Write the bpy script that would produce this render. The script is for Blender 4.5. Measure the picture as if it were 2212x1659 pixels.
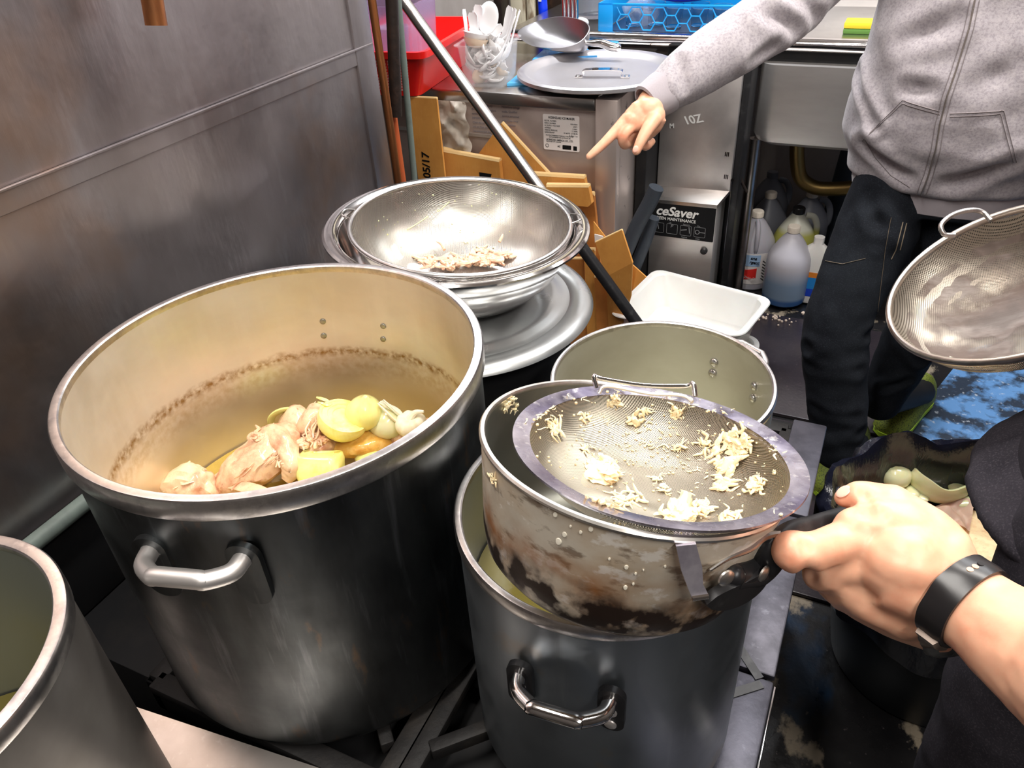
import bpy, bmesh, math, random
from mathutils import Vector, Matrix, noise, Euler
from mathutils.bvhtree import BVHTree
random.seed(7)
for o in list(bpy.data.objects): bpy.data.objects.remove(o)
S = bpy.context.scene
COL = S.collection
V = Vector
PI = math.pi
# ------------------------------------------------------------ camera
F, CH = 1665.0, 1.45
PIT, ROL, YAW = math.radians(35.05), math.radians(-3.87), math.radians(27)
cp, sp = math.cos(PIT), math.sin(PIT)
r0, u0, f0 = V((1, 0, 0)), V((0, sp, cp)), V((0, cp, -sp))
RZ = Matrix.Rotation(YAW, 3, 'Z')
CR = RZ @ (r0*math.cos(ROL) + u0*math.sin(ROL))
CU = RZ @ (-r0*math.sin(ROL) + u0*math.cos(ROL))
CF = RZ @ f0
O = V((0, 0, CH))
cam_d = bpy.data.cameras.new('camera'); cam = bpy.data.objects.new('camera', cam_d); COL.objects.link(cam)
cam.matrix_world = Matrix(((CR.x, CU.x, -CF.x, O.x), (CR.y, CU.y, -CF.y, O.y), (CR.z, CU.z, -CF.z, O.z), (0, 0, 0, 1)))
cam_d.sensor_width = 36; cam_d.lens = 36*F/2212; cam_d.clip_start = .02
S.camera = cam
S.view_settings.view_transform = 'Standard'; S.view_settings.look = 'None'
S.view_settings.gamma = 1; S.view_settings.exposure = 0.0
S.view_settings.use_curve_mapping = False
wd = bpy.data.worlds.new('world'); S.world = wd; wd.use_nodes = True
wd.node_tree.nodes['Background'].inputs[0].default_value = (.75, .8, .9, 1)
wd.node_tree.nodes['Background'].inputs[1].default_value = .3

# measuring helpers: where a line of sight meets a plane of the room
def ray(x, y): return CR*((x-1106)/F) - CU*((y-829.5)/F) + CF
def atz(x, y, z): d = ray(x, y); return O + d*((z-CH)/d.z)
def atx(x, y, X): d = ray(x, y); return O + d*(X/d.x)
def aty(x, y, Y): d = ray(x, y); return O + d*(Y/d.y)
def atd(x, y, D): return O + ray(x, y)*D

# ------------------------------------------------------------ lights (ceiling tubes of the kitchen)
def area(name, loc, sx, sy, power, col=(1, .96, .9), rot=(0, 0, 0)):
    l = bpy.data.lights.new(name, 'AREA'); l.shape = 'RECTANGLE'; l.size = sx; l.size_y = sy
    l.energy = power; l.color = col
    o = bpy.data.objects.new(name, l); o.location = loc; o.rotation_euler = rot; COL.objects.link(o); return o
LIGHTS = [((.35, 1.45, 2.52), 1.2, .16, 42), ((-.45, .25, 2.52), .16, 1.2, 30), ((.9, -.3, 2.52), .16, 1.2, 34), ((-1.2, 2.6, 2.52), 1.2, .16, 46), ((.5, 2.55, 2.52), 1.2, .16, 34)]
for i, (p, sx, sy, pw) in enumerate(LIGHTS):
    area('ceiling_tube_light', p, sx, sy, pw, (1, .95, .89) if i < 3 else (.95, .97, 1))

# ------------------------------------------------------------ materials
def N(nt, t, **k):
    n = nt.nodes.new(t)
    for a, b in k.items(): setattr(n, a, b)
    return n
def lk(nt, a, b): nt.links.new(a, b)
def c4(c): return (c[0], c[1], c[2], 1)
def s2l(*c):   # 0-255 sRGB -> linear
    return tuple(((v/255+.055)/1.055)**2.4 if v > 10 else v/255/12.92 for v in c)
MATS = {}
def mat(name, col, rough=.5, metal=0, layers=(), bump=None, rvar=None, coat=0, trans=0, ior=1.45, sss=0, alpha=1, emit=0, aniso=0, spec=.5, sheen=0, bump2=None):
    """layers: (colour, noise scale (3), lo, hi, strength[, detail]) mixed over the base in turn"""
    m = bpy.data.materials.new(name); m.use_nodes = True; nt = m.node_tree
    b = nt.nodes['Principled BSDF']
    b.inputs['Base Color'].default_value = c4(col); b.inputs['Roughness'].default_value = rough
    b.inputs['Metallic'].default_value = metal; b.inputs['IOR'].default_value = ior
    b.inputs['Coat Weight'].default_value = coat; b.inputs['Coat Roughness'].default_value = .08
    b.inputs['Transmission Weight'].default_value = trans
    b.inputs['Alpha'].default_value = alpha; b.inputs['Specular IOR Level'].default_value = spec
    b.inputs['Sheen Weight'].default_value = sheen
    if aniso: b.inputs['Anisotropic'].default_value = aniso
    if sss:
        b.inputs['Subsurface Weight'].default_value = sss; b.inputs['Subsurface Radius'].default_value = (1, .35, .2)
        b.inputs['Subsurface Scale'].default_value = .008
    if emit: b.inputs['Emission Color'].default_value = c4(col); b.inputs['Emission Strength'].default_value = emit
    tc = N(nt, 'ShaderNodeTexCoord')
    def nz(scale, detail=5, rough_=.6):
        mp = N(nt, 'ShaderNodeMapping'); s = scale if isinstance(scale, (tuple, list)) else (scale,)*3
        mp.inputs['Scale'].default_value = s; lk(nt, tc.outputs['Object'], mp.inputs['Vector'])
        t = N(nt, 'ShaderNodeTexNoise'); t.inputs['Scale'].default_value = 1; t.inputs['Detail'].default_value = detail
        t.inputs['Roughness'].default_value = rough_; lk(nt, mp.outputs[0], t.inputs['Vector']); return t
    cur = None
    for L in layers:
        c2, sc, lo, hi, st = L[:5]; t = nz(sc, L[5] if len(L) > 5 else 5)
        mr = N(nt, 'ShaderNodeMapRange'); mr.inputs['From Min'].default_value = lo; mr.inputs['From Max'].default_value = hi
        mr.inputs['To Max'].default_value = st; lk(nt, t.outputs['Fac'], mr.inputs['Value'])
        mx = N(nt, 'ShaderNodeMix', data_type='RGBA'); lk(nt, mr.outputs[0], mx.inputs['Factor'])
        if cur is None: mx.inputs['A'].default_value = c4(col)
        else: lk(nt, cur, mx.inputs['A'])
        mx.inputs['B'].default_value = c4(c2); cur = mx.outputs['Result']
    if cur is not None: lk(nt, cur, b.inputs['Base Color'])
    if rvar:
        sc, a, z = rvar; t = nz(sc); mr = N(nt, 'ShaderNodeMapRange'); mr.inputs['From Min'].default_value = .3; mr.inputs['From Max'].default_value = .7
        mr.inputs['To Min'].default_value = a; mr.inputs['To Max'].default_value = z
        lk(nt, t.outputs['Fac'], mr.inputs['Value']); lk(nt, mr.outputs[0], b.inputs['Roughness'])
    prev = None
    for bb in (bump, bump2):
        if bb:
            sc, st, dist = bb; t = nz(sc); bp = N(nt, 'ShaderNodeBump'); bp.inputs['Strength'].default_value = st
            bp.inputs['Distance'].default_value = dist; lk(nt, t.outputs['Fac'], bp.inputs['Height'])
            if prev: lk(nt, prev.outputs[0], bp.inputs['Normal'])
            prev = bp
    if prev: lk(nt, prev.outputs[0], b.inputs['Normal'])
    MATS[name] = m; m['_nz'] = 0
    return m
def zband(m, z0, width, col, strength=.8, nscale=30, wob=.01, lo=None):
    """adds a stained ring (a dried-on scum line) at local height z0"""
    nt = m.node_tree; b = nt.nodes['Principled BSDF']; tc = N(nt, 'ShaderNodeTexCoord')
    sx = N(nt, 'ShaderNodeSeparateXYZ'); lk(nt, tc.outputs['Object'], sx.inputs[0])
    t = N(nt, 'ShaderNodeTexNoise'); t.inputs['Scale'].default_value = nscale; t.inputs['Detail'].default_value = 8; lk(nt, tc.outputs['Object'], t.inputs['Vector'])
    a = N(nt, 'ShaderNodeMath', operation='MULTIPLY_ADD'); lk(nt, t.outputs['Fac'], a.inputs[0]); a.inputs[1].default_value = wob*2; lk(nt, sx.outputs['Z'], a.inputs[2])
    s = N(nt, 'ShaderNodeMath', operation='SUBTRACT'); lk(nt, a.outputs[0], s.inputs[0]); s.inputs[1].default_value = z0+wob
    ab = N(nt, 'ShaderNodeMath', operation='ABSOLUTE'); lk(nt, s.outputs[0], ab.inputs[0])
    mr = N(nt, 'ShaderNodeMapRange'); mr.inputs['From Min'].default_value = width; mr.inputs['From Max'].default_value = 0; mr.inputs['To Max'].default_value = strength
    lk(nt, (s if lo else ab).outputs[0], mr.inputs['Value'])
    t2 = N(nt, 'ShaderNodeTexNoise'); t2.inputs['Scale'].default_value = nscale*3; t2.inputs['Detail'].default_value = 6; lk(nt, tc.outputs['Object'], t2.inputs['Vector'])
    mm = N(nt, 'ShaderNodeMapRange'); mm.inputs['From Min'].default_value = .35; mm.inputs['From Max'].default_value = .62; lk(nt, t2.outputs['Fac'], mm.inputs['Value'])
    mu = N(nt, 'ShaderNodeMath', operation='MULTIPLY'); lk(nt, mr.outputs[0], mu.inputs[0])
    if lo: mu.inputs[1].default_value = 1
    else: lk(nt, mm.outputs[0], mu.inputs[1])
    mx = N(nt, 'ShaderNodeMix', data_type='RGBA'); lk(nt, mu.outputs[0], mx.inputs['Factor'])
    bc = b.inputs['Base Color']
    if bc.links: lk(nt, bc.links[0].from_socket, mx.inputs['A'])
    else: mx.inputs['A'].default_value = bc.default_value
    mx.inputs['B'].default_value = c4(col); lk(nt, mx.outputs['Result'], bc)
    return m
def screen(name, col, pitch, wire, rot=0, rough=.3, polar=False):
    """woven wire cloth: real holes between the wires"""
    m = bpy.data.materials.new(name); m.use_nodes = True; nt = m.node_tree; b = nt.nodes['Principled BSDF']
    b.inputs['Base Color'].default_value = c4(col); b.inputs['Metallic'].default_value = 1; b.inputs['Roughness'].default_value = rough
    tc = N(nt, 'ShaderNodeTexCoord'); mp = N(nt, 'ShaderNodeMapping'); mp.inputs['Rotation'].default_value = (0, 0, rot)
    lk(nt, tc.outputs['Object'], mp.inputs['Vector']); sx = N(nt, 'ShaderNodeSeparateXYZ'); lk(nt, mp.outputs[0], sx.inputs[0])
    outs = []
    for ax in 'XY':
        q = N(nt, 'ShaderNodeMath', operation='MULTIPLY'); q.inputs[1].default_value = 1/pitch; lk(nt, sx.outputs[ax], q.inputs[0])
        fr = N(nt, 'ShaderNodeMath', operation='FRACT'); lk(nt, q.outputs[0], fr.inputs[0])
        lt = N(nt, 'ShaderNodeMath', operation='LESS_THAN'); lt.inputs[1].default_value = wire; lk(nt, fr.outputs[0], lt.inputs[0]); outs.append((lt, fr))
    mxm = N(nt, 'ShaderNodeMath', operation='MAXIMUM'); lk(nt, outs[0][0].outputs[0], mxm.inputs[0]); lk(nt, outs[1][0].outputs[0], mxm.inputs[1])
    lk(nt, mxm.outputs[0], b.inputs['Alpha'])
    mn = N(nt, 'ShaderNodeMath', operation='MINIMUM'); lk(nt, outs[0][1].outputs[0], mn.inputs[0]); lk(nt, outs[1][1].outputs[0], mn.inputs[1])
    bp = N(nt, 'ShaderNodeBump'); bp.inputs['Strength'].default_value = .6; bp.inputs['Distance'].default_value = pitch*.5
    lk(nt, mn.outputs[0], bp.inputs['Height']); lk(nt, bp.outputs[0], b.inputs['Normal'])
    return m

M = {}
M['steel'] = mat('brushed_steel', (.72, .69, .67), .42, .85, layers=[((.5, .47, .46), (3, 3, 12), .4, .7, .5)], bump=((4, 4, 220), .06, .002))
M['steel_x'] = mat('brushed_steel_long', (.6, .58, .56), .26, 1, bump=((8, 200, 200), .05, .002), layers=[((.4, .37, .36), 9, .45, .75, .5)])
M['chrome'] = mat('polished_steel', (.78, .76, .75), .1, 1, layers=[((.5, .46, .46), 30, .5, .75, .5)])
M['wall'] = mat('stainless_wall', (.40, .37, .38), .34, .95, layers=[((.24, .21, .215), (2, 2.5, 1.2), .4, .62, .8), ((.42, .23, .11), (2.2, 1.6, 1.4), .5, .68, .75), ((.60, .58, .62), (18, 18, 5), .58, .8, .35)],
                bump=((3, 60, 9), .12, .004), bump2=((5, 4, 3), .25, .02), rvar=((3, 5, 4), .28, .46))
M['alu_out'] = mat('dull_aluminium', (.13, .14, .145), .42, 1, layers=[((.05, .05, .05), (9, 9, 2.5), .45, .66, .85), ((.46, .46, .50), (40, 40, 4), .58, .78, .5), ((.24, .15, .09), (28, 28, 10), .62, .72, .7)],
                   bump=((4, 4, 160), .05, .002), rvar=((9, 9, 9), .28, .55))
M['alu_rim'] = mat('worn_rim_aluminium', (.72, .69, .67), .3, 1, layers=[((.42, .40, .41), 45, .45, .7, .8), ((.88, .86, .84), (120, 120, 120), .55, .7, .6)], bump=(160, .15, .001))
M['alu_in'] = mat('stained_pot_inside', (.80, .765, .70), .42, .8, layers=[((.66, .60, .52), (5, 5, 9), .4, .7, .7), ((.88, .85, .79), (30, 30, 5), .5, .8, .4)], bump=((5, 5, 120), .06, .002), rvar=(8, .3, .55))
zband(M['alu_in'], .215, .06, (.80, .71, .47), .7, 6, .02, lo=True)
zband(M['alu_in'], .285, .012, (.33, .2, .07), 1.1, 40, .008)
zband(M['alu_in'], .262, .03, (.55, .42, .2), .5, 34, .012)
M['alu_in2'] = mat('grey_pot_inside', (.70, .69, .62), .38, .85, layers=[((.55, .53, .45), (5, 5, 9), .4, .7, .7)], bump=((5, 5, 120), .05, .002))
zband(M['alu_in2'], .10, .05, (.42, .34, .2), .8, 8, .02, lo=True)
M['front_out'] = mat('pot_outside_blue_grey', (.27, .30, .33), .36, .9, layers=[((.22, .25, .28), (6, 6, 3), .4, .7, .7), ((.36, .24, .10), (9, 9, 7), .62, .76, .55), ((.52, .54, .57), (30, 30, 3), .58, .78, .4)], bump=((4, 4, 160), .05, .002), rvar=(9, .28, .5))
M['front_in'] = mat('pot_inside_yellow_grey', (.42, .44, .42), .4, .9, layers=[((.45, .42, .2), (5, 5, 4), .5, .75, .5)])
M['lidm'] = mat('matt_lid_aluminium', (.44, .455, .45), .42, .85, layers=[((.48, .49, .5), 6, .4, .7, .6)], bump=((60, 60, 60), .08, .001), rvar=(7, .2, .42))
M['burnt'] = mat('scorched_aluminium', (.66, .60, .50), .34, .45, layers=[((.48, .33, .19), (9, 9, 14), .42, .62, .7), ((.16, .10, .06), (26, 26, 60), .54, .62, .75, 9), ((.84, .80, .74), (38, 38, 60), .56, .62, .75, 9)],
                 bump=((50, 50, 60), .25, .001), rvar=(20, .3, .6))
zband(M['burnt'], .052, .03, (.36, .13, .03), .9, 9, .03)
zband(M['burnt'], .026, .03, (.028, .016, .011), 2.4, 16, .022)
M['alu_mid'] = mat('mid_aluminium', (.36, .34, .32), .42, .9, layers=[((.2, .18, .16), 5, .4, .65, .7)], bump=((4, 4, 160), .05, .002))
M['pan_in'] = mat('dull_pan_inside', (.42, .42, .38), .4, 1, layers=[((.28, .28, .25), 9, .4, .7, .7)])
M['pan_rim'] = mat('pan_rim_aluminium', (.86, .83, .78), .32, 1, layers=[((.6, .55, .48), 50, .5, .7, .7)])
M['wire1'] = screen('fine_wire_mesh', (.42, .38, .31), .0013, .5, .6, .42)
M['wire2'] = screen('round_wire_mesh', (.48, .45, .40), .0019, .5, -.47, .32)
M['wire3'] = screen('soft_wire_mesh', (.36, .32, .27), .002, .6, .1, .4)
M['blackp'] = mat('black_plastic', (.012, .012, .013), .35)
M['blackm'] = mat('black_metal', (.02, .02, .022), .35, .3, layers=[((.08, .08, .08), 40, .55, .75, .5)])
M['dark'] = mat('dark_enamel', (.010, .010, .011), .6, layers=[((.028, .025, .022), 14, .5, .8, .5)], spec=.25)
M['iron'] = mat('greasy_cast_iron', (.016, .015, .015), .55, 0, spec=.3, layers=[((.045, .038, .032), 18, .5, .75, .7)], bump=(60, .4, .003))
M['range'] = mat('worn_range_steel', (.085, .083, .105), .42, .5, layers=[((.03, .03, .04), 14, .45, .65, .8), ((.26, .26, .31), 60, .62, .8, .4)], bump=(70, .2, .002))
M['ledge'] = mat('scratched_steel_ledge', (.78, .73, .68), .34, 1, layers=[((.62, .56, .5), 12, .45, .7, .7), ((.9, .88, .84), 90, .6, .72, .5)], bump=((120, 30, 30), .08, .001))
M['copper'] = mat('oxidised_copper', (.60, .24, .09), .38, 1, layers=[((.28, .12, .06), (30, 30, 6), .45, .7, .8)])
M['brownpipe'] = mat('painted_brown_pipe', s2l(176, 84, 44), .5, layers=[((.1, .05, .03), (30, 30, 6), .5, .8, .7)])
M['blackpipe'] = mat('tarred_black_pipe', (.018, .012, .010), .45, layers=[((.06, .03, .02), 30, .5, .8, .6)], bump=(60, .5, .003))
M['greypipe'] = mat('grey_green_pipe', s2l(110, 122, 116), .5, layers=[((.08, .09, .09), 30, .5, .8, .6)])
M['card'] = mat('brown_cardboard', s2l(214, 150, 72), .75, layers=[(s2l(186, 118, 50), 9, .45, .7, .6), (s2l(232, 180, 110), (160, 160, 20), .55, .8, .4)], bump=((140, 140, 30), .12, .001))
M['card2'] = mat('wet_cardboard', s2l(196, 126, 60), .62, layers=[(s2l(140, 84, 36), 7, .4, .65, .7)], bump=((140, 140, 30), .12, .001))
M['card_edge'] = mat('cardboard_edge', s2l(236, 200, 140), .8, bump=(200, .4, .002))
M['pulp'] = mat('grey_paper_pulp', s2l(226, 218, 206), .85, layers=[(s2l(180, 170, 158), 14, .5, .75, .6)], bump=(260, .4, .002))
M['red'] = mat('red_plastic', s2l(240, 30, 22), .32, layers=[(s2l(215, 14, 14), 5, .4, .7, .6)], coat=.3)
M['lilac'] = mat('clear_plastic_lilac', s2l(225, 205, 240), .18, trans=.75, ior=1.2, alpha=.8)
M['clear'] = mat('clear_plastic', (.93, .94, .97), .08, alpha=.15)
M['glass'] = mat('clear_glass', (.85, .9, .93), .05, trans=1, ior=1.3)
M['whitep'] = mat('white_plastic', s2l(245, 244, 240), .3, layers=[(s2l(228, 224, 218), 6, .4, .8, .5)], sss=.1)
M['white_cut'] = mat('white_melamine', s2l(240, 238, 238), .3)
M['cream_cut'] = mat('cream_melamine', s2l(238, 214, 188), .35)
M['bluep'] = mat('bright_blue_plastic', s2l(20, 150, 225), .32, sss=.05)
M['bluepl'] = mat('light_blue_board', s2l(90, 185, 240), .4)
M['royal'] = mat('royal_blue_plastic', s2l(12, 60, 235), .3)
M['gasket'] = mat('pale_rubber_seal', s2l(214, 206, 190), .7, layers=[((.1, .09, .08), 40, .55, .7, .7)])
M['paper'] = mat('label_paper', s2l(226, 220, 218), .55)
M['ink'] = mat('black_ink', (.008, .008, .009), .6, spec=.15)
M['greyink'] = mat('grey_ink', (.2, .18, .2), .6)
M['ink_w'] = mat('white_ink', s2l(222, 222, 220), .5)
M['ink_g'] = mat('grey_print', (.25, .26, .27), .5)
M['hdpe'] = mat('milky_bottle_plastic', s2l(214, 212, 222), .35, trans=.35, sss=.2)
M['hdpe_blue'] = zband(zband(mat('milky_bottle_blue_fluid', s2l(205, 203, 212), .35, trans=.1), .085, .06, s2l(120, 148, 178), .9, 6, .01, lo=True), .022, .012, s2l(40, 88, 150), .9, 6, .002, lo=True)
M['hdpe_yel'] = zband(mat('milky_bottle_yellow_fluid', s2l(205, 205, 190), .35, trans=.15), .2, .02, s2l(168, 166, 60), .9, 6, .004, lo=True)
M['hdpe_dk'] = mat('grey_bottle_plastic', s2l(120, 122, 130), .4)
M['cap_w'] = mat('cream_cap', s2l(232, 222, 208), .45)
M['lab_blue'] = mat('light_blue_label', s2l(160, 190, 225), .5)
M['lab_red'] = mat('red_label', s2l(222, 45, 40), .5)
M['lab_or'] = mat('orange_label', s2l(235, 140, 50), .5)
M['lab_b2'] = mat('sky_blue_label', s2l(40, 140, 220), .5)
M['lab_b3'] = mat('deep_blue_label', s2l(30, 70, 200), .5)
M['hood'] = mat('heather_grey_fleece', s2l(172, 166, 172), .95, layers=[(s2l(136, 130, 137), (220, 220, 220), .45, .62, .6, 3), (s2l(196, 190, 193), (70, 70, 70), .5, .7, .5)], bump=(500, .35, .001), sheen=.3)
M['hood_rib'] = mat('grey_rib_knit', s2l(168, 161, 167), .95, bump=((300, 300, 20), .5, .001), sheen=.3)
M['seam'] = mat('grey_seam_thread', s2l(140, 132, 134), .9)
M['denim'] = mat('black_denim', s2l(30, 34, 40), .9, layers=[(s2l(17, 19, 26), (7, 7, 5), .4, .65, .8), (s2l(54, 60, 68), (400, 400, 400), .52, .68, .4)], bump=((600, 600, 300), .3, .001), spec=.2)
M['stitch'] = mat('tan_stitching', s2l(120, 108, 92), .8)
M['charcoal'] = mat('charcoal_jersey', s2l(50, 47, 53), .95, layers=[(s2l(32, 30, 36), (9, 9, 6), .4, .65, .7), (s2l(78, 74, 80), (420, 420, 420), .52, .68, .5)], bump=(500, .3, .001), spec=.2)
M['shoe'] = mat('lime_green_knit', s2l(112, 124, 36), .7, layers=[((.02, .03, .01), (260, 260, 260), .5, .6, .8)], bump=(300, .4, .002))
M['lime'] = mat('lime_sole', s2l(170, 205, 50), .5)
M['skin'] = mat('skin', s2l(232, 176, 145), .42, layers=[(s2l(224, 136, 104), (22, 22, 22), .48, .7, .6), (s2l(240, 196, 164), (40, 40, 40), .5, .7, .35)], sss=.2, bump=(260, .12, .0006))
M['nail'] = mat('finger_nail', s2l(246, 190, 170), .28)
M['mole'] = mat('mole', s2l(150, 70, 50), .6)
M['hair'] = mat('black_hair', (.01, .008, .007), .4)
M['broth'] = mat('yellow_broth', (.58, .40, .08), .06, trans=.35, ior=1.33, layers=[((.75, .52, .1), 14, .45, .6, .8), ((.4, .22, .03), 6, .5, .7, .6)], bump=((14, 14, 14), .25, .01), bump2=(60, .2, .003))
M['broth2'] = mat('murky_broth', (.11, .09, .02), .12)
M['water'] = mat('cloudy_liquid', (.3, .29, .2), .1)
M['meat'] = mat('boiled_chicken', s2l(232, 196, 160), .45, layers=[(s2l(190, 120, 88), (26, 26, 26), .45, .62, .8), (s2l(240, 208, 164), (40, 40, 40), .5, .7, .7), (s2l(120, 70, 45), (60, 60, 60), .64, .72, .7)], sss=.15, coat=.4, bump=((220, 220, 60), .5, .002))
M['meat_gold'] = mat('golden_chicken_skin', s2l(226, 176, 84), .3, layers=[(s2l(190, 130, 50), 30, .45, .65, .8), (s2l(245, 214, 140), 50, .5, .7, .6)], sss=.2, coat=.6, bump=(150, .5, .002))
M['shred'] = mat('shredded_chicken', s2l(250, 228, 184), .5, layers=[(s2l(236, 196, 150), 60, .45, .65, .7), (s2l(205, 150, 110), 90, .6, .75, .5)], sss=.2)
M['shredpink'] = mat('pinkish_shredded_meat', s2l(236, 196, 168), .5, layers=[(s2l(200, 146, 120), 50, .45, .65, .8), (s2l(246, 222, 190), 60, .5, .7, .6)], sss=.2)
M['onion'] = mat('boiled_onion', s2l(242, 234, 132), .3, layers=[(s2l(248, 242, 170), (14, 14, 50), .4, .6, .85), (s2l(226, 200, 60), (30, 30, 9), .55, .7, .6)], sss=.3, coat=.5, bump=((30, 30, 160), .2, .001))
M['onion_w'] = mat('pale_onion', s2l(226, 224, 184), .25, layers=[(s2l(206, 206, 130), (12, 12, 40), .4, .7, .6)], sss=.4, coat=.6)
M['garlic'] = mat('white_garlic', s2l(248, 240, 214), .4, layers=[(s2l(226, 206, 164), (40, 40, 12), .5, .7, .6)], sss=.3)
M['leek'] = mat('leek_green', s2l(206, 208, 130), .35, sss=.3)
M['bag'] = mat('black_bin_liner', (.008, .009, .018), .2, bump=((24, 24, 8), .35, .010))
M['bucket'] = mat('dark_blue_grey_bin', s2l(34, 40, 50), .5)
M['band'] = mat('black_rubber_band', (.014, .013, .014), .3)
M['band_g'] = mat('grey_band_clasp', s2l(132, 118, 108), .3, .4)
M['rubber'] = mat('black_rubber_mat', s2l(52, 46, 50), .28, layers=[(s2l(36, 32, 40), 6, .4, .7, .8), (s2l(120, 104, 110), 90, .62, .75, .4)], bump=(90, .25, .002))
M['bluegrey'] = mat('dull_blue_grey_cloth', s2l(48, 56, 66), .6, bump=(30, .4, .01))
M['brass'] = mat('old_brass', (.35, .24, .09), .4, 1)
M['tilewall'] = mat('off_white_wall', s2l(205, 196, 190), .5, layers=[(s2l(150, 138, 128), (5, 5, 1.5), .45, .7, .6)])
M['dimwall'] = mat('grimy_wall', s2l(84, 78, 74), .6, layers=[(s2l(44, 38, 36), (5, 5, 2), .45, .7, .8)])
M['ceil'] = mat('ceiling_paint', s2l(205, 200, 190), .8)
M['yellow'] = mat('yellow_sponge', s2l(225, 200, 50), .9)
M['foam'] = mat('green_scour_pad', s2l(90, 130, 60), .95)
M['pillar'] = mat('cracked_cream_paint', s2l(214, 204, 178), .6, layers=[(s2l(120, 96, 70), (26, 26, 5), .5, .62, .9)])
M['lamp'] = mat('lamp_diffuser', (1, 1, 1), .5)
M['debris'] = mat('food_crumbs', s2l(214, 196, 180), .8)
# floor: wet dark concrete with worn blue paint and scuffed pale patches
def floor_mat():
    m = mat('wet_worn_floor', s2l(36, 35, 36), .3, layers=[(s2l(22, 22, 24), 5, .4, .6, .8), (s2l(26, 60, 92), (2.2, 1.3, 1), .55, .62, .9), (s2l(150, 138, 120), (9, 6, 1), .57, .62, .85, 10), (s2l(110, 100, 100), (70, 70, 1), .66, .72, .6)],
            bump=(40, .25, .004), rvar=(6, .16, .45))
    return m
M['floor'] = floor_mat()
M['bluefloor'] = mat('blue_painted_floor', s2l(96, 140, 190), .28, layers=[(s2l(44, 48, 56), (9, 9, 9), .46, .56, .95, 9), (s2l(190, 196, 205), (60, 60, 60), .6, .7, .7)], bump=(50, .3, .004))
M['spacer'] = M['bluefloor']

# ------------------------------------------------------------ mesh helpers
MW = {}
def new(): return bmesh.new()
def smooth(me, ang=38):
    if ang is None: return
    for p in me.polygons: p.use_smooth = True
    me.set_sharp_from_angle(angle=math.radians(ang))
def obj(name, bm, m, parent=None, world=True, ang=38, label=None):
    """link one mesh; world=True: the bmesh is in room coordinates and is brought into its thing's frame"""
    if parent is not None and world: bm.transform(MW[parent.name].inverted())
    me = bpy.data.meshes.new(name)
    bmesh.ops.recalc_face_normals(bm, faces=bm.faces[:]) if len(bm.faces) else None
    bm.to_mesh(me); bm.free(); smooth(me, ang); me.materials.append(m)
    o = bpy.data.objects.new(name, me); COL.objects.link(o)
    if parent is not None: o.parent = parent; MW[o.name] = MW[parent.name]
    else: MW[o.name] = Matrix.Identity(4)
    if label: o['label'] = label
    return o
def tag(o, label, cat, group=None, kind=None):
    o['label'] = label; o['category'] = cat
    if group: o['group'] = group
    if kind: o['kind'] = kind
    return o
def thing(name, label, cat, loc=(0, 0, 0), mat_=None, group=None):
    o = bpy.data.objects.new(name, None); COL.objects.link(o); o.empty_display_size = .05
    W = mat_ if mat_ is not None else Matrix.Translation(V(loc))
    o.matrix_world = W; MW[o.name] = W.copy()
    return tag(o, label, cat, group)
def single(name, bm, m, label, cat, group=None, kind=None, ang=38, base=None):
    """a thing that is one mesh; origin moved to its base"""
    if base is None:
        c = V((0, 0, 0)); n = 0; zz = 1e9
        for v in bm.verts: c += v.co; n += 1; zz = min(zz, v.co.z)
        c /= max(n, 1); base = V((c.x, c.y, zz))
    bm.transform(Matrix.Translation(-V(base)))
    o = obj(name, bm, m, ang=ang); o.location = base; MW[o.name] = Matrix.Translation(V(base))
    return tag(o, label, cat, group, kind)
def struct(name, bm, m, ang=38):
    o = obj(name, bm, m, ang=ang); o['kind'] = 'structure'; return o
def frame(n, up=(0, 0, 1), loc=(0, 0, 0)):
    z = V(n).normalized(); x = V(up).cross(z)
    if x.length < 1e-4: x = V((1, 0, 0)).cross(z) if abs(z.x) < .9 else V((0, 1, 0)).cross(z)
    x.normalize(); y = z.cross(x); l = V(loc)
    return Matrix(((x.x, y.x, z.x, l.x), (x.y, y.y, z.y, l.y), (x.z, y.z, z.z, l.z), (0, 0, 0, 1)))
def box(bm, lo, hi, bev=0, T=None, seg=2):
    lo = V(lo); hi = V(hi); r = bmesh.ops.create_cube(bm, size=1)
    vs = r['verts']
    for v in vs: v.co = V(((lo.x+hi.x)/2+v.co.x*(hi.x-lo.x), (lo.y+hi.y)/2+v.co.y*(hi.y-lo.y), (lo.z+hi.z)/2+v.co.z*(hi.z-lo.z)))
    if bev:
        es = list({e for v in vs for e in v.link_edges})
        r = bmesh.ops.bevel(bm, geom=es, offset=bev, segments=seg, affect='EDGES', profile=.5)
        vs = list({v for f in r['faces'] for v in f.verts} | {v for v in vs if v.is_valid})
    if T is not None: bmesh.ops.transform(bm, matrix=T, verts=vs)
    return vs
def rings(bm, rs, close=True, cap0=True, cap1=True):
    """loft a list of vertex rings"""
    R = [[bm.verts.new(p) for p in r] for r in rs]; n = len(R[0])
    for a, b in zip(R, R[1:]):
        for i in range(n if close else n-1):
            j = (i+1) % n; bm.faces.new((a[i], a[j], b[j], b[i]))
    if cap0: bm.faces.new(list(reversed(R[0])))
    if cap1: bm.faces.new(R[-1])
    return R
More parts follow.
